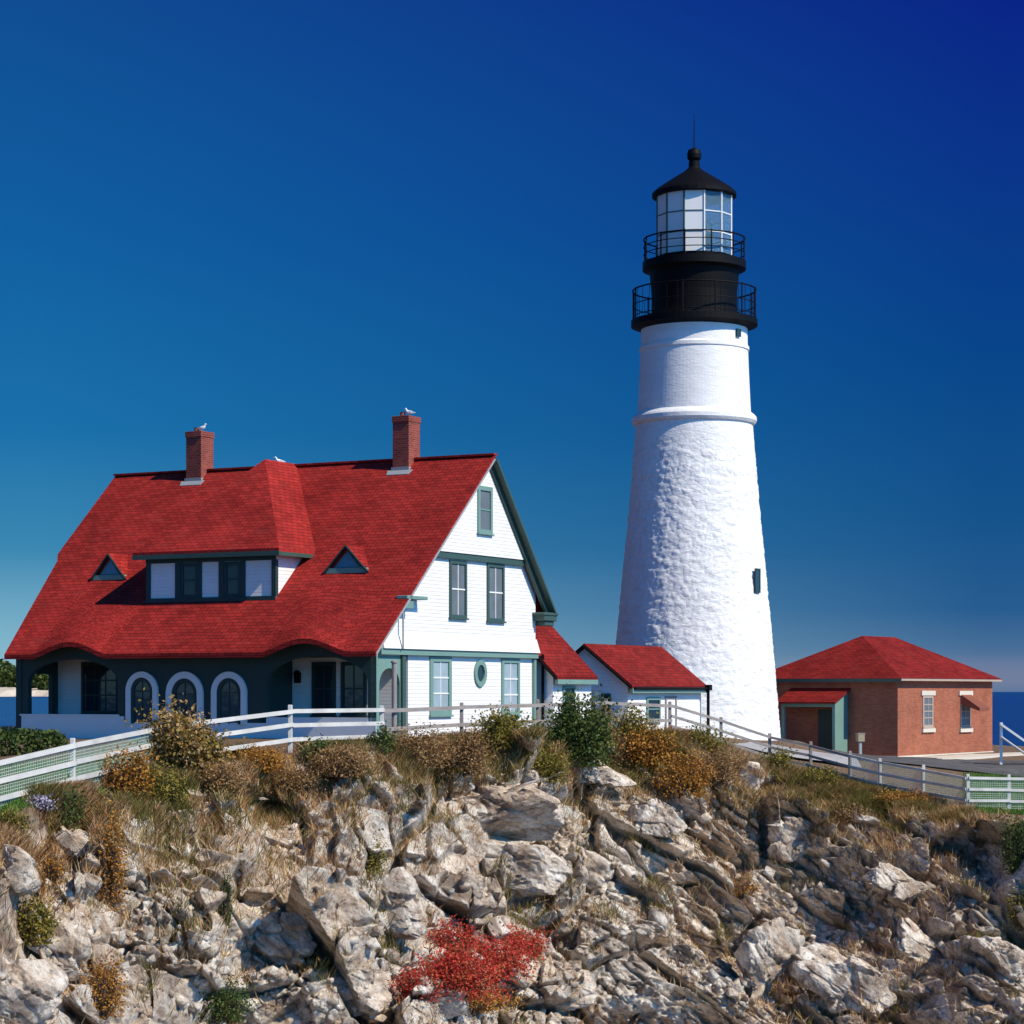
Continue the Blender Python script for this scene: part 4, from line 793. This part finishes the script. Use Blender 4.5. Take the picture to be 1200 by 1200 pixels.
B_LIST = [(578, 965, 168, 96, 'huge pale angular outcrop block crowning the cliff below the gable', 101, .8, 0, 'rock'), (604, 1016, 130, 76, 'dark fractured block directly under the huge pale outcrop', 102, .6, 6, 'rock'),
 (692, 1018, 60, 46, 'dark wedge boulder leaning right of the huge outcrop block', 103, .8, 8, 'rock'), (610, 909, 44, 24, 'smooth white boulder in the dry grass below the oval window', 104, .8, 10, 'rock2'),
 (700, 905, 110, 30, 'long flat pale ledge stone under the dark evergreen bush', 105, .6, 2, 'rock2'), (668, 1158, 66, 50, 'rounded cream boulder right of the scarlet shrub near the bottom', 106, .8, -10, 'rock2'),
 (14, 1016, 70, 74, 'tall pale boulder at the left edge below the fence', 107, .8, 0, 'rock2'), (82, 985, 60, 36, 'flat slanting slab just right of the tall left edge boulder', 108, .8, 18, 'rock2'), (75, 1115, 80, 74, 'split grey boulder with a dark hollow side in the lower left', 109, .8, 15, 'rock2'),
 (22, 1165, 100, 90, 'massive rounded boulder filling the lower left corner', 110, .9, 20, 'rock2'), (128, 940, 36, 26, 'small pale rock under the orange bush by the white fence', 111, .8, 0, 'rock2'), (330, 1095, 90, 60, 'dark faced cracked block left of the scarlet shrub', 112, .7, 4, 'rock'),
 (420, 1160, 84, 56, 'square grey boulder at the bottom left of the scarlet shrub', 113, .8, 5, 'rock2'), (460, 1060, 70, 90, 'steep striped rock slab above and left of the scarlet shrub', 114, .7, -12, 'rock'), (990, 1150, 130, 60, 'big smooth sloping slab near the lower right', 115, .8, 32, 'rock2'),
 (1085, 1110, 90, 50, 'broad pink slab in the lower right rocks', 116, .8, 25, 'rock2'), (1165, 1120, 80, 50, 'grey slab at the lower right edge', 117, .8, 20, 'rock2'), (1050, 1040, 80, 44, 'dark overhanging boulder on the right slope', 118, .8, 20, 'rock'), (930, 985, 60, 60, 'dark jagged outcrop under the right slope grass', 119, .8, 8, 'rock'),
 (1105, 985, 70, 40, 'brown ledge rock below the last fence corner', 120, .8, 10, 'rock'), (900, 1130, 90, 110, 'steep dark grey buttress in the lower right centre', 121, .6, 25, 'rock'), (880, 912, 30, 40, 'leaning pale stone in the grass below the tower', 122, .6, 30, 'rock2'), (520, 1175, 60, 40, 'broken white stone under the scarlet shrub at the bottom edge', 123, .8, 0, 'rock2'), (770, 965, 70, 46, 'pale jagged ridge stone under the orange shrub', 124, .8, 30, 'rock2'), (420, 925, 70, 40, 'layered pale outcrop left of the huge block below the fence', 125, .8, 15, 'rock2')]
for (px, py, a, b, lab, sd_, dep, tilt, mt) in B_LIST: boulder(px, py, a, b, lab, sd_, dep, tilt=tilt, mat=mt)
# scree: many small broken stones as one mass
rng = np.random.default_rng(12); VV = []; FF = []; base = 0
tv = P; pxs = 600 + tv[:, 0] / tv[:, 1] * FP; pys_ = HY - (tv[:, 2] - CZ) / tv[:, 1] * FP
vis = (pxs > -40) & (pxs < 1240) & (pys_ > 870) & (pys_ < 1230) & (qf > 1.2); vid = np.where(vis)[0]
dens = fbm(tv[vid] * .5, 66, 3) + .25 * (pys_[vid] > 1020); ok = vid[rng.random(len(vid)) < np.clip((dens + .05) * .06, 0, .05)]
ok = rng.choice(ok, min(2300, len(ok)), replace=False)
cube = np.array([(x, y, z) for z in (-1, 1) for y in (-1, 1) for x in (-1, 1)], 'f8'); cf = np.array([(0, 2, 3, 1), (4, 5, 7, 6), (0, 1, 5, 4), (2, 6, 7, 3), (0, 4, 6, 2), (1, 3, 7, 5)])
for i in ok:
    s_ = .035 + .15 * rng.random() ** 3.0; c = cube * rng.uniform(.5, 1.1, 3) * s_ * np.array([1.3, 1, .7]) + rng.normal(size=(8, 3)) * s_ * .22; e_ = rng.uniform(-1, 1, 3)
    if wR[i] > .5: e_[1] = .6 + .2 * e_[1]
    mt = np.array(Matrix.Rotation(e_[0] * .6, 3, 'X') @ Matrix.Rotation(e_[1], 3, 'Y') @ Matrix.Rotation(e_[2] * 3, 3, 'Z')); VV.append(c @ mt.T + tv[i]); FF.append(cf + base); base += 8
tag(arr_mesh('scree', np.concatenate(VV), np.concatenate(FF), M['rock2']), 'loose broken stones scattered over the cliff face', 'scree', kind='stuff')
# ------------------------------------------------------------------ vegetation
def shrub(px, py, wpx, hpx, mat, label, seed, nl=2600, ls=.085, cat='shrub', name='shrub', loose=.35, hgt=None, depth=.8):
    g = drop_px(px, py); rg = np.random.default_rng(seed); d = g.y; W, Hh = wpx / FP * d / 2, hpx / FP * d; r = empty(name, Frame(tuple(g), 0), label, cat)
    nb_ = 24; nl = int(nl * 2.2); ls = ls * .8; hs = rg.uniform(.75, 1.1); st_ = MB(); tips = []
    for i in range(nb_):
        a = rg.uniform(0, 6.28); q = rg.uniform(.15, 1) ** .6; tip = Vector((math.cos(a) * W * q * .85, math.sin(a) * W * q * .8 * depth, Hh * math.sqrt(max(.05, 1 - q * q * .85)) * rg.uniform(.72, 1.05))); b0 = Vector((tip.x * .15, tip.y * .15, -.15)); mid = b0.lerp(tip, .5) + Vector((tip.x * .12, tip.y * .12, -.04 * Hh)); st_.tube([b0, mid, tip], [.03, .018, .006], 5); tips += [tip, mid.lerp(tip, .5), mid, b0.lerp(tip, rg.uniform(.2, .5)) + Vector((tip.x * .3, tip.y * .3, 0))]
        for _ in range(2): tp_ = mid.lerp(tip, .6) + Vector(rg.normal(size=3) * np.array([W, W, Hh]) * .17); st_.tube([mid, tp_], [.012, .004], 4); tips.append(tp_)
    st_.build('stems', M['bark'], r)
    tips = np.array([t[:] for t in tips]); ci = rg.integers(0, len(tips), nl); sp = np.array([W, W * depth, Hh * .6]) * .17 * (1 + loose)
    p = tips[ci] + rg.normal(size=(nl, 3)) * sp * rg.uniform(.6, 1.3, len(tips))[ci][:, None]; p[:, 2] = np.maximum(p[:, 2], -.1); V, Fq = leafcloud(p, ls, rg); rv = np.clip(rg.uniform(0, 1, len(tips))[ci] * .5 + rg.uniform(0, 1, nl) * .5, 0, 1)
    arr_mesh('leaves', V, Fq, M[mat], r, {'rnd': ('FACE', rv)}); return r
S_LIST = [(214, 912, 92, 74, 'lf_mixed', 'tall yellow and brown bush growing across the white fence', 6500, .075), (150, 935, 70, 55, 'lf_orange', 'orange leaved bush under the left white fence', 1500, .06), (190, 945, 60, 44, 'lf_olive', 'olive bush at the foot of the tall yellow one', 1200, .06), (678, 893, 78, 76, 'lf_green', 'dense dark evergreen bush below the narrow wing', 3800, .085),
 (590, 885, 76, 52, 'lf_olive', 'broad olive bush below the oval window', 2600, .075), (515, 858, 38, 50, 'lf_green', 'small dark green bush before the first ground floor window', 1100, .07), (445, 892, 40, 40, 'lf_green', 'green bush beneath the tall thin pole', 1000, .065), (372, 897, 44, 30, 'lf_green', 'low green bush below the white fence post by the porch', 900, .06), (745, 885, 54, 54, 'lf_olive', 'olive bush below the tower wing window', 1700, .075),
 (764, 898, 66, 44, 'lf_orange', 'bright orange shrub below the tower wing', 2600, .07), (800, 930, 66, 50, 'lf_orange', 'rusty orange shrub trailing down the slope below the tower', 1400, .065), (826, 885, 60, 36, 'lf_olive', 'brownish green bush by the down pipe of the tower wing', 1200, .065), (705, 870, 44, 42, 'lf_brown', 'dry pinkish twiggy bush right of the dark evergreen', 1100, .055), (632, 890, 30, 40, 'lf_green', 'dark green bush at the fence post right of the oval window', 900, .07),
 (535, 1162, 120, 50, 'lf_red', 'scarlet autumn shrub on the lower cliff', 3600, .055), (608, 1118, 74, 30, 'lf_red', 'thin scarlet shrub reaching right over the rocks', 1500, .055), (580, 1140, 100, 44, 'lf_red', 'ragged scarlet shrub in the middle of the red patch', 2600, .055), (490, 1168, 60, 34, 'lf_red', 'low scarlet tuft at the left foot of the red patch', 1100, .05), (520, 1118, 80, 40, 'lf_red', 'scarlet sprays along the upper edge of the red patch', 1500, .05), (552, 1182, 100, 24, 'lf_orange', 'rusty fringe of leaves along the foot of the red patch', 1300, .05), (545, 1090, 30, 36, 'lf_olive', 'olive sprig above the scarlet shrub', 500, .05), (430, 1020, 46, 44, 'lf_olive', 'olive green bush on the cliff left of the huge block', 1100, .055),
 (250, 1190, 84, 44, 'lf_green', 'dark green cushion bush at the bottom of the left rocks', 1500, .05), (40, 1100, 50, 46, 'lf_olive', 'mustard green bush between the lower left boulders', 1100, .055), (130, 1060, 38, 100, 'lf_orange', 'tall straggling orange weed patch in the left gully', 1400, .045), (265, 1080, 16, 60, 'lf_green', 'thin green creeper hanging in the centre left rocks', 350, .045), (80, 965, 50, 40, 'lf_green', 'green bush under the left fence post', 1000, .05), (15, 975, 40, 28, 'lf_olive', 'low olive tuft at the left edge beneath the fence', 700, .045), (45, 945, 34, 14, 'lf_lilac', 'lilac flowering aster clump under the left fence', 400, .04),
 (960, 925, 60, 26, 'lf_olive', 'low olive bush on the slope under the right fence', 900, .06), (910, 905, 50, 30, 'lf_olive', 'low mixed bush below the fence at the tower foot', 800, .06), (1190, 1020, 44, 64, 'lf_green', 'dark bush in the shadow at the right edge', 1500, .06), (1196, 1085, 36, 44, 'lf_olive', 'yellowing weeds at the right edge below the dark bush', 700, .05), (120, 1185, 60, 60, 'lf_orange', 'rusty weed clump by the lower left corner boulder', 1100, .045), (1000, 962, 40, 20, 'lf_brown', 'withered brown bush on the right slope', 500, .05), (60, 1030, 30, 24, 'lf_orange', 'small orange tuft beside the tall left edge boulder', 400, .045), (870, 1050, 44, 24, 'lf_orange', 'small rusty plant in the gully right of centre', 450, .045),
 (400, 905, 80, 30, 'lf_brown', 'low dry brown bush below the fence in front of the porch', 2600, .05), (490, 895, 80, 44, 'lf_brown', 'feathery brown bush left of the small dark green one', 3600, .05), (540, 905, 70, 52, 'lf_brown', 'tall dry brown bush under the first ground floor window', 3400, .05), (300, 900, 70, 24, 'lf_orange', 'low rust coloured brush right of the tall yellow bush', 1700, .05), (640, 912, 60, 34, 'lf_olive', 'mossy olive bush between the broad olive and dark evergreen bushes', 1800, .06), (725, 905, 50, 50, 'lf_brown', 'pinkish dry weeds between the evergreen and the orange shrub', 2000, .05), (260, 930, 60, 34, 'lf_brown', 'withered brown bush at the right foot of the tall yellow bush', 1700, .05), (350, 925, 60, 24, 'lf_brown', 'low withered brush on the rock edge below the porch fence', 1500, .045), (840, 915, 70, 36, 'lf_brown', 'brown brush on the slope directly below the tower', 2200, .05), (1060, 945, 70, 20, 'lf_orange', 'rust brown low brush below the fence before the brick building', 1500, .05), (800, 975, 60, 30, 'lf_brown', 'faded pink brown weeds trailing below the orange shrub', 1500, .045)]
for i, (px, py, a, b, mt, lab, nl, ls) in enumerate(S_LIST): shrub(px, py, a, b, mt, lab, 500 + i, nl, ls)
# hedge behind the left fence, near the porch
hd = Frame((*xy(-18, 70), gz(*xy(-18, 70)) - .12), R(8)); he = empty('hedge', hd, 'dark green rounded hedge behind the fence at the far left', 'hedge'); rg = np.random.default_rng(77)
hg = MB(); n = 12000; pz = rg.uniform(-1, 1, (n, 3)); pz[:, 0] = np.sign(pz[:, 0]) * np.abs(pz[:, 0]); rr2 = (np.abs(pz[:, 1]) ** 3 + np.abs(pz[:, 2]) ** 3); pz = pz[(rr2 < 1) & (rr2 > .25)]
pz = pz * np.array([2.4, .9, .62]) * np.array([1, 1, 1]); tz_ = 1 - np.clip((np.abs(pz[:, 0]) - 1.6) / 1.0, 0, 1) ** 2; pz[:, 2] = pz[:, 2] * (.55 + .45 * tz_) + .35; pz += rg.normal(size=pz.shape) * .05
V, Fq = leafcloud(pz, .09, rg); arr_mesh('leaves', V, Fq, M['lf_green'], he, {'rnd': ('FACE', rg.uniform(0, .8, len(Fq)))})
st_ = MB()
for i in range(9): st_.tube([(-2 + i * .5, 0, -.3), (-2 + i * .5 + rg.uniform(-.1, .1), 0, .7)], [.03, .01], 5)
st_.build('stems', M['bark'], he)
# grasses
def blades(name, sel, h, wd, mat, label, cat, seed, lean=.5, droop=0):
    rg = np.random.default_rng(seed); n = len(sel); b = tv[sel] + rg.normal(size=(n, 3)) * np.array([.05, .05, 0]); b[:, 2] -= .03; a = rg.uniform(0, 2 * np.pi, n); hh = h * rg.uniform(.45, 1.3, n); dr = np.stack([np.cos(a), np.sin(a), np.zeros(n)], 1)
    ln = rg.normal(size=(n, 2)) * lean; tip = b + np.stack([ln[:, 0] * hh, ln[:, 1] * hh, hh], 1); ww = (wd * rg.uniform(.6, 1.4, n))[:, None]; mid = b + (tip - b) * .55 + np.array([0, 0, .08]) * hh[:, None]
    V = np.stack([b - dr * ww / 2, b + dr * ww / 2, mid + dr * ww * .4, tip, mid - dr * ww * .4], 1).reshape(-1, 3); Fq = np.arange(5 * n).reshape(n, 5)
    return tag(arr_mesh(name, V, Fq, M[mat], None, {'rnd': ('FACE', rg.uniform(0, 1, n))}), label, cat, kind='stuff')
def pick(prob, n, seed):
    rg = np.random.default_rng(seed); pr = np.clip(prob, 0, None); pr = pr / pr.sum(); return rg.choice(len(pr), n, p=pr)
# clumped cover: weight every ground point by its true cell area along the view spread
area = np.clip(tv[:, 1], 20, 100) ** .5
inx = (pxs > -60) & (pxs < 1260) & (pys_ < 1240)
cl1 = np.clip(fbm(tv * 1.1, 201, 4) * 3 + .35, 0, 1); cl2 = np.clip(fbm(tv * .8, 222, 4) * 4 - .15, 0, 1)
band = np.exp(-np.clip(qf - 1.5, 0, 99) / 1.15) * (qf > -.9) * (pxs < 1140)
slopeR = np.exp(-((pxs - 850) / 130) ** 2) * np.clip(1 - np.clip(qf - 2.4, 0, 9) / 2.4, 0, 1) * (qf > 0)
flr = np.exp(-((pxs - 1020) / 110) ** 2) * np.clip(1 - np.clip(qf - 1.4, 0, 9) / 1.6, 0, 1) * (qf > 0)
leftg = np.exp(-((pxs - 300) / 150) ** 2) * np.clip(1 - np.clip(qf - 3, 0, 9) / 3, 0, 1) * (qf > 0) * .2
dry = inx * (band * 1.0 + slopeR * .6 + flr * .6 + leftg * .5) * cl1 + inx * (qf > 1) * cl2 * .06
blades('dry_grass', pick(dry, 170000, 1), .30, .016, 'gr_dry', 'reddish brown dry grass along the cliff top and slope', 'grass', 11)
olive = inx * (band * .6 + slopeR * .25 + leftg * .25) * np.clip(fbm(tv * .6, 241, 4) * 4, 0, 1) + inx * (qf > 1) * np.clip(fbm(tv * .7, 251, 4) * 5 - .9, 0, 1) * .10
blades('green_grass', pick(olive, 100000, 2), .34, .016, 'gr_olive', 'olive green grass tufts among the rocks', 'grass', 12)
lawnw = (qf < .35) * (qf > -14) * (pxs > -300) * (pxs < 1500) * ((pxs < 190) | (pxs > 1130)) * (tv[:, 1] < 92)
blades('lawn', pick(lawnw * np.clip(.4 + (pxs > 1130) * 1.2 - .02 * np.abs(qf), 0, 9), 90000, 3), .11, .02, 'gr_lawn', 'short green lawn behind the white fences', 'lawn', 13, .3)
back = (qf < -.8) * (qf > -60) * (tv[:, 1] > 92) * inx * (pxs < 60)
blades('shore_grass', pick(back.astype('f8'), 8000, 4), .3, .06, 'gr_dry', 'pale dry grass on the ground beyond the left end of the house', 'grass', 14)
